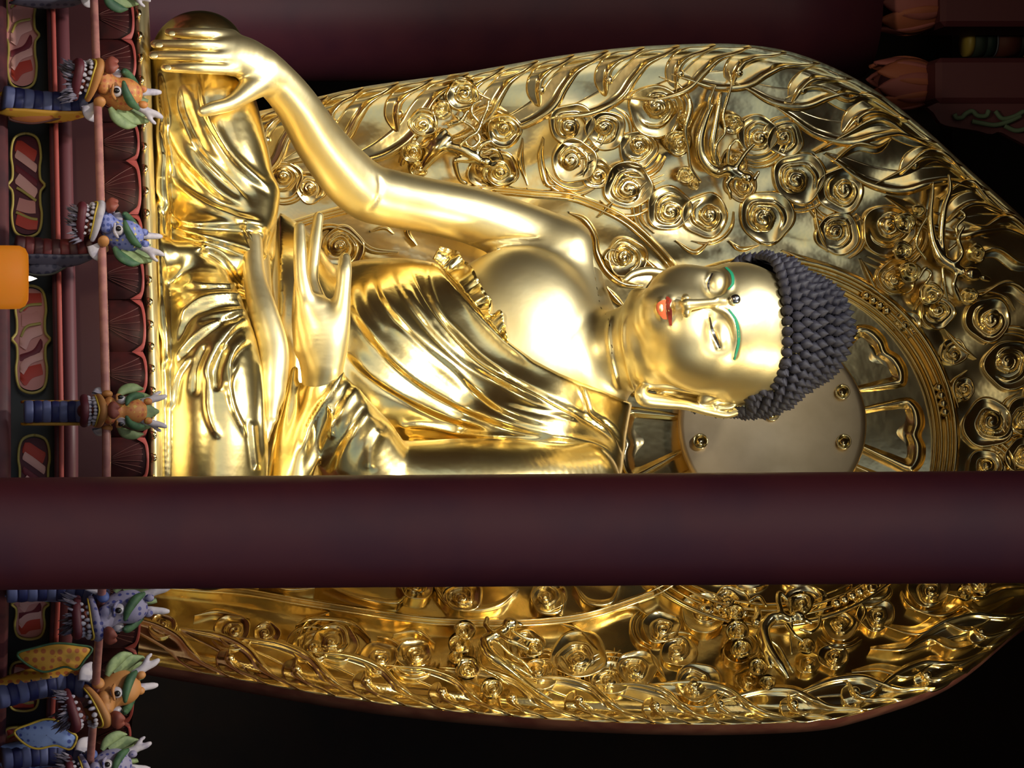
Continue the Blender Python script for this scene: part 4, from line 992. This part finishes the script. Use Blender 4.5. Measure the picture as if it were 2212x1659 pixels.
PINKB=M('pink_edge_paint',srgb(150,66,60),.6); RAILM=M('rail_paint',srgb(160,108,100),.45,noise=(srgb(140,90,88),20,.4,.6)); BLK=M('black_green_lacquer',srgb(22,26,28),.5)
PET=M('petal_maroon',srgb(72,24,24),.55,noise=(srgb(54,20,22),12,.4,.65)); VEIN=M('petal_vein_paint',srgb(104,62,56),.6); TOR=M('torus_plum',srgb(86,44,50),.5)
altar=thing('altar_platform','curved maroon altar platform with painted panels and carved lotus petals below the Buddha','altar',np.array([*front(830,.6),0]))
band('plinth',[(-760,.30),(-40,.30),(-40,.22),(-12,.20),(14,.20),(24,.24),(24,.42)],MAR2,altar)
band('frieze',[(22,.40),(118,.40)],BLK,altar)
band('moulding',[(118,.42),(118,.27),(122,.25),(132,.25),(137,.28),(137,.44)],MAR2,altar)
band('pink_moulding_edge',[(128,.246),(129,.236),(137,.236),(139,.25),(139,.30)],PINKB,altar)
a=np.linspace(0,2*np.pi,17)[:-1]
band('torus',[(153+17*math.cos(t),.42+.045*math.sin(t)) for t in a],TOR,altar,closed=True)
band('neck',[(166,.52),(236,.50)],M('neck_dark',srgb(58,24,28),.6),altar)
band('platform_top',[(322,.56),(322,3.2)],MAR2,altar,zb=.56)
# bronze-red hand rail
u=np.linspace(-470,2140,80); P=np.column_stack([front(u,0),np.full(80,ZR)]); V,F=tube(P,.0195,16)
tag(obj('rail',V,F,RAILM),'long dusty pink round rail running through the dragon heads','rail')
# petals
def petal(u0,u1,k):
    nu,nv=13,9; V=[]
    for i in range(nu):
        v=i/(nu-1); uu=u0+(u1-u0)*v; e=abs(2*v-1)
        top=321-8*e**3
        for j in range(nv):
            t=j/(nv-1); p=233+(top-233)*t; b=.60-.05*math.sin(t*math.pi*.5)+.035*e*e-.02*math.sin(v*math.pi)+(.0 if k%2 else .012); x,y=front(uu,b); V.append((x,y,zl(p,b)))
    o=obj('lotus_petal',np.array(V),gridfaces(nu,nv),PET,altar)
    # pink lip with cusp
    L=[]
    for i in range(25):
        v=i/24; e=abs(2*v-1); uu=u0+(u1-u0)*v; top=321-8*e**3
        for t,bb in ((0,-.012),(1,-.016),(2,.01)):
            p=[top-(3+3*e+17*max(0,e-.72)/.28),top+1,top+2][t]; b=.60-.05+.035*e*e-.02*math.sin(v*math.pi)+bb+(.0 if k%2 else .012); x,y=front(uu,b); L.append((x,y,zl(p,b)))
    obj('pink_lip',np.array(L),gridfaces(25,3),PINKB,o)
    for s in (-.8,-.5,-.2,.15,.45,.75):
        q=[]
        for t in np.linspace(.05,.88,9):
            v=.5+s*.5*(t**.8)*1.02+.03*math.sin(3*t+k); e=abs(2*v-1); top=321-8*e**3; p=233+(top-233)*t; b=.60-.05*math.sin(t*math.pi*.5)+.035*e*e-.02*math.sin(v*math.pi)-.002+(.0 if k%2 else .012); x,y=front(u0+(u1-u0)*v,b); q.append((x,y,zl(p,b)))
        V,F=tube(np.array(q),.0017,5); obj('petal_vein',V,F,VEIN,o)
cusps=[-440,-355,-270,-182,-95,-8,84,172,263,347,463,550,646,760,850,945,1040,1135,1225,1315,1400,1480,1560,1640,1720,1800,1880,1960,2040,2120]
for k in range(len(cusps)-1): petal(cusps[k],cusps[k+1],k)
# cartouches in the frieze
CP=[M('panel_pink',srgb(206,140,132),.6),M('panel_red',srgb(190,66,52),.6),M('panel_rose',srgb(224,168,158),.6),M('panel_wine',srgb(110,32,44),.6),M('panel_ground',srgb(84,30,42),.6)]
FRM=M('cartouche_gold_green',srgb(170,152,78),.5)
def fpt(u,p,b): 
    q=front(u,b).reshape(-1,2); return np.column_stack([q,np.broadcast_to(zl(np.asarray(p,float),b),len(q))])
def cart(uc,hw,pc,k):
    g=[(-1,0),(-.94,22),(-.8,31),(-.55,34),(-.35,31),(-.12,32),(0,42),(.12,32),(.35,31),(.55,34),(.8,31),(.94,22),(1,0)]
    pts=np.array([(pc+y,uc+x*hw) for x,y in g]+[(pc-y,uc+x*hw) for x,y in g[::-1][1:-1]],float)
    Q=cspl(pts,90)
    V=fpt(Q[:,1],Q[:,0],.37); V,F=tube(np.vstack([V,V[:1]]),.0065,8); fr=obj('cartouche_frame',V,F,FRM,altar)
    # painted board
    r=np.linspace(0,.95,6); W_=fpt((uc+np.outer(Q[:,1]-uc,r)).ravel(),(pc+np.outer(Q[:,0]-pc,r)).ravel(),.39); obj('painted_board',W_,gridfaces(90,6,True,False),CP[4] if k%2 else CP[0],fr)
    def swirl(c0,c1,w0,w1,m,b,curv):
        A=np.array([(c0[0],c0[1]),((c0[0]+c1[0])/2+curv,(c0[1]+c1[1])/2+curv*.8),(c1[0],c1[1])]); S_=spl(A,16); T=np.gradient(S_,axis=0); T/=np.linalg.norm(T,axis=1)[:,None]; N=np.stack([-T[:,1],T[:,0]],1); wd=np.linspace(w0,w1,16)
        L=[]
        for t,bb in((-1,.004),(-.6,0),(.6,0),(1,.004)): 
            q=S_+N*wd[:,None]*t; q[:,0]=np.clip(q[:,0],-25,25); q[:,1]=np.clip(q[:,1],-hw*.86,hw*.86); L.append(fpt(uc+q[:,1],pc+q[:,0],b+bb))
        obj('painted_swirl',np.stack(L,1).reshape(-1,3),gridfaces(16,4),m,fr)
    s=1 if k%2 else -1
    swirl((-24,-hw*.8*s),(24,-hw*.55*s),14,12,CP[1],.384,6*s); swirl((-24,-hw*.62*s),(26,-hw*.30*s),9,8,CP[2],.381,-8); swirl((-26,-hw*.35*s),(26,-hw*.02*s),7,7,CP[3],.383,8)
    swirl((-22,-hw*.15*s),(24,hw*.18*s),12,10,CP[2],.380,-8); swirl((-22,hw*.05*s),(22,hw*.30*s),3,3,FRM,.378,-9); swirl((-20,hw*.36*s),(20,hw*.42*s),14,14,CP[0],.382,4)
    swirl((-24,hw*.62*s),(24,hw*.78*s),15,13,CP[1],.381,6*s); swirl((-24,hw*.52*s),(24,hw*.66*s),3,3,FRM,.378,6*s)
for k,(uc,hw,pc) in enumerate([(76,116,66),(400,112,72),(733,116,78),(1052,112,82),(1305,76,80),(1482,54,72),(1620,50,60)]): cart(uc,hw,pc-8,k)
# gold lotus base under the figure
gb=thing('gold_seat','low gold seat rim between the maroon petals and the statue','seat',np.array([*front(700,1.0),zl(322,.6)]))
band('seat_rim',[(322,.64),(330,.59),(340,.60),(350,.66),(360,.80),(370,1.0),(378,1.3)],G_SKIN,gb,u0=-40,u1=1250,zb=.62)
for i in range(26):
    uu=20+i*48; P_=np.array([np.r_[front(uu+18*t,.585-.01*math.sin(t*math.pi)),zl(327+7*math.sin(t*math.pi),.6)] for t in np.linspace(0,1,9)]); V,F=tube(P_,[.004,.010,.013,.014,.012,.012,.010,.007,.003],8); obj('seat_scroll',V,F,G_ORN,gb)
# ================================================= candle
cd=thing('candle','thick orange pillar candle burning in the near foreground','candle',PW(-60,599,-9.0))
A=PW(60,599,-9.0); B=PW(-260,599,-9.0); s9=FPX/(DIST-9.0); r=69/s9
V,F=lathe([(0,-.012),(r*.55,-.012),(r*.62,-.001),(r*.72,.001),(r*.90,-.012/2),(r*.99,-.02),(r,-.05),(r*.985,-(A-B)[2])],48,(A[0],A[1],A[2]))
obj('wax',V,F,M('orange_wax_glow',srgb(246,150,30),.45,sub=.6,emis=(srgb(240,130,20),.30)),cd)  # slight emission in the wax stands in for flame light shining through
V,F=tube(np.array([[A[0],A[1],A[2]-.012],[A[0]+.001,A[1],A[2]+.008]]),.0012,8); obj('wick',V,F,BLK,cd)
V,F=lathe([(0,0),(.0055,.004),(.006,.008),(.0045,.014),(.0015,.022),(0,.026)],16,(A[0]+.003,A[1],A[2]-.004)); obj('flame',V,F,M('flame',(1,.8,.5),.5,emis=((1,.78,.5),12)),cd)
bx=PW(-262,599,-9.0)
V,F=bbox_mesh((bx[0],bx[1],bx[2]/2-.003),(.5,.4,bx[2]+.0),.02); ob=tag(obj('candle_stand',V,F,MAR2,None,False),'maroon offering stand carrying the orange candle','stand')
# ================================================= dragon heads biting the rail
def mat2(name,c1,c2,sc,kind='scale',edge=None):
    """painted scales: cells outlined in a third colour"""
    m=bpy.data.materials.new(name); m.use_nodes=True; t=m.node_tree; b=t.nodes['Principled BSDF']; b.inputs['Roughness'].default_value=.62
    tc=t.nodes.new('ShaderNodeTexCoord'); v=t.nodes.new('ShaderNodeTexVoronoi'); v.inputs['Scale'].default_value=sc; v.inputs['Randomness'].default_value=.25
    t.links.new(tc.outputs['Object'],v.inputs['Vector']); r=t.nodes.new('ShaderNodeValToRGB'); t.links.new(v.outputs['Distance'],r.inputs['Fac']); t.links.new(r.outputs[0],b.inputs['Base Color'])
    e=r.color_ramp.elements; e[0].position=.27; e[0].color=(*c2,1); e[1].position=.37; e[1].color=(*c1,1)
    if edge: n=r.color_ramp.elements.new(.66); n.color=(*c1,1); n=r.color_ramp.elements.new(.74); n.color=(*edge,1)
    return m
ORS=mat2('orange_scales',srgb(172,110,56),srgb(159,79,48),38,edge=srgb(184,153,72)); BLS=mat2('blue_scales',srgb(103,111,168),srgb(49,63,129),38,edge=srgb(168,153,94))
WBS=mat2('white_blue_scales',srgb(129,123,151),srgb(53,56,120),34); YDOT=mat2('yellow_dotted',srgb(177,129,36),srgb(151,79,30),26); BDOT=mat2('blue_dotted',srgb(115,137,190),srgb(46,63,137),31); DDOT=mat2('dark_dotted',srgb(60,56,72),srgb(29,27,49),26)
OCH=M('ochre_paint',srgb(168,113,61),.6); WHT=M('chalk_white',srgb(172,165,175),.75,noise=(srgb(137,130,151),22,.5,.7)); GRD=M('brow_green_paint',srgb(53,87,55),.65,noise=(srgb(34,67,44),26,.4,.6)); PGR=M('pale_green_leaf',srgb(120,137,94),.65,noise=(srgb(99,116,79),30,.4,.6))
NOSE=M('nose_red',srgb(129,65,53),.6); LIPD=M('mouth_wine',srgb(82,24,36),.6); FUR=M('grey_fur',srgb(122,115,130),.9,noise=(srgb(79,73,92),30,.4,.6)); EYW=M('eye_white',srgb(178,170,177),.35); EYK=M('eye_black',srgb(18,12,15),.25); NAV=M('stripe_navy',srgb(25,29,79),.6); SBL=M('stripe_blue',srgb(84,89,129),.6); SRED=M('stripe_red',srgb(96,30,32),.6); SRD2=M('stripe_dark_red',srgb(63,20,25),.6); BLUP=M('blue_paint',srgb(63,79,137),.6); YLP=M('yellow_line',srgb(185,156,51),.5)
U=1/492.
def dragon(label,px,py,yaw,pitch,head,skull,horn,neckA,neckB,side,scale=1.0,opn=0.0,furry=True,dy=-.0):
    """px,py: photo position of the rail bite point; yaw 0 = facing the photographer, positive = towards photo left side of the hall"""
    g=front(py,dy); base=np.array([g[0],g[1],ZR]); s=U*scale
    cy,sy=math.cos(yaw),math.sin(yaw); fw=np.array([-sy,-cy,0]); lf=np.array([cy,-sy,0]); up=np.array([0,0,1.0])
    fw,up=fw*math.cos(pitch)+up*math.sin(pitch),up*math.cos(pitch)-fw*math.sin(pitch)
    B=np.stack([fw,lf,up],1)*s; W_=lambda V:np.asarray(V,float)@B.T+base
    t=thing('dragon_head',label,'dragon carving',base,'carved dragon heads biting the rail')
    def sd(name,prims,mat,par=t,h=3.2,k=6.0,sm=1):
        P=np.array([q[:3] for c in prims for q in c]); R=max(q[3] for c in prims for q in c)
        f=Field(P.min(0)-R-9,P.max(0)+R+9,h)
        for c in prims:
            if len(c)==1: f.ell(c[0][:3],c[0][4] if len(c[0])>4 else c[0][3],k)
            else: f.chain([(q[:3],q[3]) for q in c],k)
        V,F=f.mesh(sm); return obj(name,W_(V),F,mat,par)
    def rib(name,P,wd,mat,par=t,nrm=(0,1,0),th=5,n=16,wave=0):
        A=spl(np.column_stack([P,wd]),n); T=np.gradient(A[:,:3],axis=0); T/=np.linalg.norm(T,axis=1)[:,None]; S_=np.cross(T,nrm); S_/=np.maximum(np.linalg.norm(S_,axis=1),1e-6)[:,None]
        tt=np.linspace(-1,1,7); N=np.cross(S_,T); V=A[:,None,:3]+S_[:,None]*(A[:,3,None]*tt)[...,None]+N[:,None]*(th*(np.cos(tt*1.4)[None]+wave*np.sin(tt*9)[None]))[...,None]
        V2=V-N[:,None]*th*1.2; Vv=np.concatenate([V,V2[:,::-1]],1).reshape(-1,3); return obj(name,W_(Vv),gridfaces(n,14,False,True),mat,par)
    o=opn
    sd('skull',[[(0,0,58,34,(42,34,46))],[(8,0,30,30),(30,0,10,24),(52,0,-6+o*.4,18)],[(34,20,6,15),(34,-20,6,15)]],skull)
    up_=sd('upper_lip',[[(6,36,-24,7),(38,32,-20+o*.3,9),(70,18,-16+o*.5,10),(80,0,-12+o*.5,11),(70,-18,-16+o*.5,10),(38,-32,-20+o*.3,9),(6,-36,-24,7)]],head)
    a=[(8,38,-31),(38,36,-30+o*.3),(72,22,-28+o*.5),(86,0,-24+o*.5),(72,-22,-28+o*.5),(38,-36,-30+o*.3),(8,-38,-31)]
    V,F=tube(W_(spl(np.array(a,float),28)),2.2*s,6); obj('gold_lip_line',V,F,YLP,up_)
    sd('nose',[[(82,0,8+o*.4,15,(17,20,13))],[(88,12,12+o*.4,10),(92,8,20+o*.4,6)],[(88,-12,12+o*.4,10),(92,-8,20+o*.4,6)]],NOSE)
    jw=sd('lower_jaw',[[(0,30,-52-o,9),(34,30,-58-o,11),(62,16,-58-o,11),(70,0,-57-o,11),(62,-16,-58-o,11),(34,-30,-58-o,11),(0,-30,-52-o,9)],[(10,0,-56-o,18),(40,0,-60-o,14)]],LIPD)
    sd('tongue',[[(0,0,-40-o*.5,10),(34,0,-40-o*.6,10),(58,0,-42-o*.6,7)]],NOSE,k=3)
    for i in range(11):
        q=i/10; aa=math.pi*(q-.5); x=20+52*math.cos(aa); y=34*math.sin(aa)*(.75+.25*abs(math.sin(aa)))
        r=5.4 if i not in(3,7) else 7
        V,F=ellipsoid((x,y,-47-o),(r*.8,r*.85,r*1.2),6,8); obj('tooth',W_(V),F,WHT,jw)
        V,F=ellipsoid((x+8,y*.95,-33+o*.2),(r*.8,r*.85,r*(1.0 if i not in(2,8) else 1.9)),6,8); obj('tooth',W_(V),F,WHT,up_)
    for sg in(1,-1):
        V,F=ellipsoid((34,27*sg,34),(14,11,14),12,16); e=obj('eye',W_(V),F,EYW,t)
        V,F=ellipsoid((43,33*sg,32),(6.5,6.5,7.5),10,12); obj('pupil',W_(V),F,EYK,e)
        sd('eyebrow',[[(54,16*sg,46,5),(40,30*sg,54,9),(18,38*sg,72,10),(2,38*sg,92,5)]],GRD)
        sd('lid',[[(52,26*sg,22,3.5),(36,38*sg,24,4.5),(22,38*sg,34,4)]],head,k=3)
        sd('horn',[[(-6,22*sg,92,10),(-10,28*sg,112,8.5),(-12,34*sg,138,7.5),(-14,38*sg,150,5)],[(-10,28*sg,112,7),(-22,44*sg,128,5),(-26,48*sg,138,4)]],horn,k=5)
        rib('ear',[(-8,38*sg,30),(-20,54*sg,48),(-30,60*sg,74),(-36,56*sg,96)],[5,12,11,2],PGR if side is not DDOT else GRD,t,(1,.4*sg,0))
        rib('mane_leaf',[(-20,26*sg,50),(-34,34*sg,90),(-40,30*sg,128)],[11,15,3],PGR,t,(1,.3*sg,0),wave=.3)
        V,F=ellipsoid((8,42*sg,2),(16,10,14),10,12); obj('cheek',W_(V),F,OCH if head is not WBS else BLUP,t)
        pts=[(0,30*sg,98),(2,16*sg,106),(6,0,104)]
        V,F=ellipsoid((2,24*sg,104),(9,9,11),10,12); obj('crown_knob',W_(V),F,skull,t)
        rib('cheek_fin',[(-6,40*sg,-20),(-24,50*sg,-10),(-44,52*sg,6)],[16,16,3],WHT,t,(1,.5*sg,0),wave=.4)
    rib('crest',[(-26,0,60),(-40,0,100),(-46,0,136)],[16,22,4],PGR,t,(0,1,0) if False else (1,0,0),wave=.3)
    if furry:
        r=random.Random(label); L=[]
        for i in range(70):
            aa=r.uniform(-2.0,2.0); x=10+46*math.cos(aa)*r.uniform(.6,1.05); y=38*math.sin(aa)*r.uniform(.7,1.05); z=-60-o+r.uniform(-8,10)
            d=np.array([math.cos(aa)*10,math.sin(aa)*12,-20+r.uniform(-7,6)]); p=np.array([x,y,z]); L.append(tube(W_(np.array([p,p+d*.6,p+d*1.15+[0,r.uniform(-4,4),0]])),np.array([4.2,3,.4])*s,5))
        V,F=merge(L); tag(obj('beard',V,F,FUR,t),kind='stuff')
    # neck behind and below the jaw
    P0=np.array([(-20,0,10),(-46,0,-30),(-60,0,-75),(-66,0,-120),(-66,0,-175),(-66,0,-200)],float)
    A=spl(P0,81); ln=np.r_[0,np.cumsum(np.linalg.norm(np.diff(A,axis=0),axis=1))]; A=np.stack([np.interp(np.linspace(0,ln[-1],41),ln,A[:,a]) for a in range(3)],1)
    for i in range(10):
        seg=A[i*4:i*4+5]; V,F=tube(W_(seg),(27+1.5*np.sin(np.linspace(0,math.pi,len(seg))))*s,20,True); obj('neck_stripe',V,F,neckA if i%2 else neckB,t)
    for sg in(1,-1):
        V=[];n=16
        for q in np.linspace(0,1,n):
            c=P0[0]*(1-q)+0; i=min(40,int(q*40)); c=A[i]
            for e in np.linspace(-1,1,6): V.append((c[0]-10+20*e*math.sin(.3+q*2.4),c[1]+sg*(27+2*math.cos(e*1.5)),c[2]+8*e))
        obj('neck_side',W_(np.array(V)),gridfaces(n,6),side,t).modifiers.new('s','SOLIDIFY').thickness=.01
    return t
R15=math.radians
dragon('orange scaled dragon head turned left under the raised golden hand',203,196,R15(38),R15(12),OCH,ORS,WHT,SBL,NAV,YDOT,1.02)
dragon('blue scaled dragon head with white snout left of the candle flame',215,505,R15(52),R15(8),WHT,BLS,WHT,SRD2,SRED,DDOT,.92)
dragon('orange scaled dragon head facing straight out beside the foreground pillar',228,888,R15(2),R15(2),OCH,ORS,WHT,SBL,NAV,YDOT,.86,furry=False)
dragon('blue and white dragon head just right of the foreground pillar',217,1312,R15(-42),R15(4),WBS,WBS,WHT,SBL,NAV,BDOT,1.02)
dragon('orange dragon head with wide open mouth right of the foreground pillar',207,1500,R15(-40),R15(20),OCH,OCH,WHT,SBL,NAV,YDOT,1.08,opn=14)
dragon('pale blue dragon head cut off by the right edge of the photo',197,1655,R15(-30),R15(10),WBS,WBS,WHT,SBL,NAV,BDOT,1.0)
dragon('grey blue dragon head cut off by the left edge of the photo',200,-42,R15(30),R15(8),WBS,BLS,WHT,SRD2,SRED,DDOT,.9)
# painted leaf boards hanging below the heads
def leafboard(label,pts,u,back,m,m2,nm='painted_leaf_board'):
    P=cspl(pts,48); c=P.mean(0); D=float(front(u,back)[1])
    L=[]
    for r,b in [(.02,-.018),(.5,-.016),(.9,-.006),(1,.004),(1,.05),(.02,.05)]: q=c+(P-c)*r; L.append(PW(q[:,0],q[:,1],D+b))
    t=obj(nm,np.stack(L,1).reshape(-1,3),gridfaces(48,6,True,False),m,None); tag(t,label,'carving')
    q=np.vstack([P,P[:1]]); V,F=tube(PW(q[:,0],q[:,1],np.full(len(q),D)),.006,6); obj('edge_line',V,F,m2,t); return t
leafboard('yellow leaf board with rust dots hanging right of the pillar',np.array([(37,1413),(66,1402),(120,1390),(170,1394),(199,1401),(184,1424),(166,1446),(140,1440),(96,1451),(60,1436)]),1420,.08,YDOT,GRD)
leafboard('pale blue leaf board with navy dots low at the right end',np.array([(31,1580),(60,1566),(100,1554),(130,1560),(150,1580),(166,1592),(152,1618),(120,1610),(80,1617),(50,1604)]),1590,.06,BDOT,YLP)
leafboard('ochre leaf board hanging under the leftmost orange dragon head',np.array([(18,255),(50,232),(100,224),(150,226),(185,232),(150,248),(100,262),(60,266)]),245,.12,M('ochre_brown',srgb(140,78,36),.6),M('brown_line',srgb(70,30,24),.6))
leafboard('dark dotted leaf board beside the orange candle',np.array([(40,560),(100,548),(150,548),(190,556),(150,572),(110,592),(60,590)]),570,.12,DDOT,M('dark_line',srgb(40,38,30),.6))
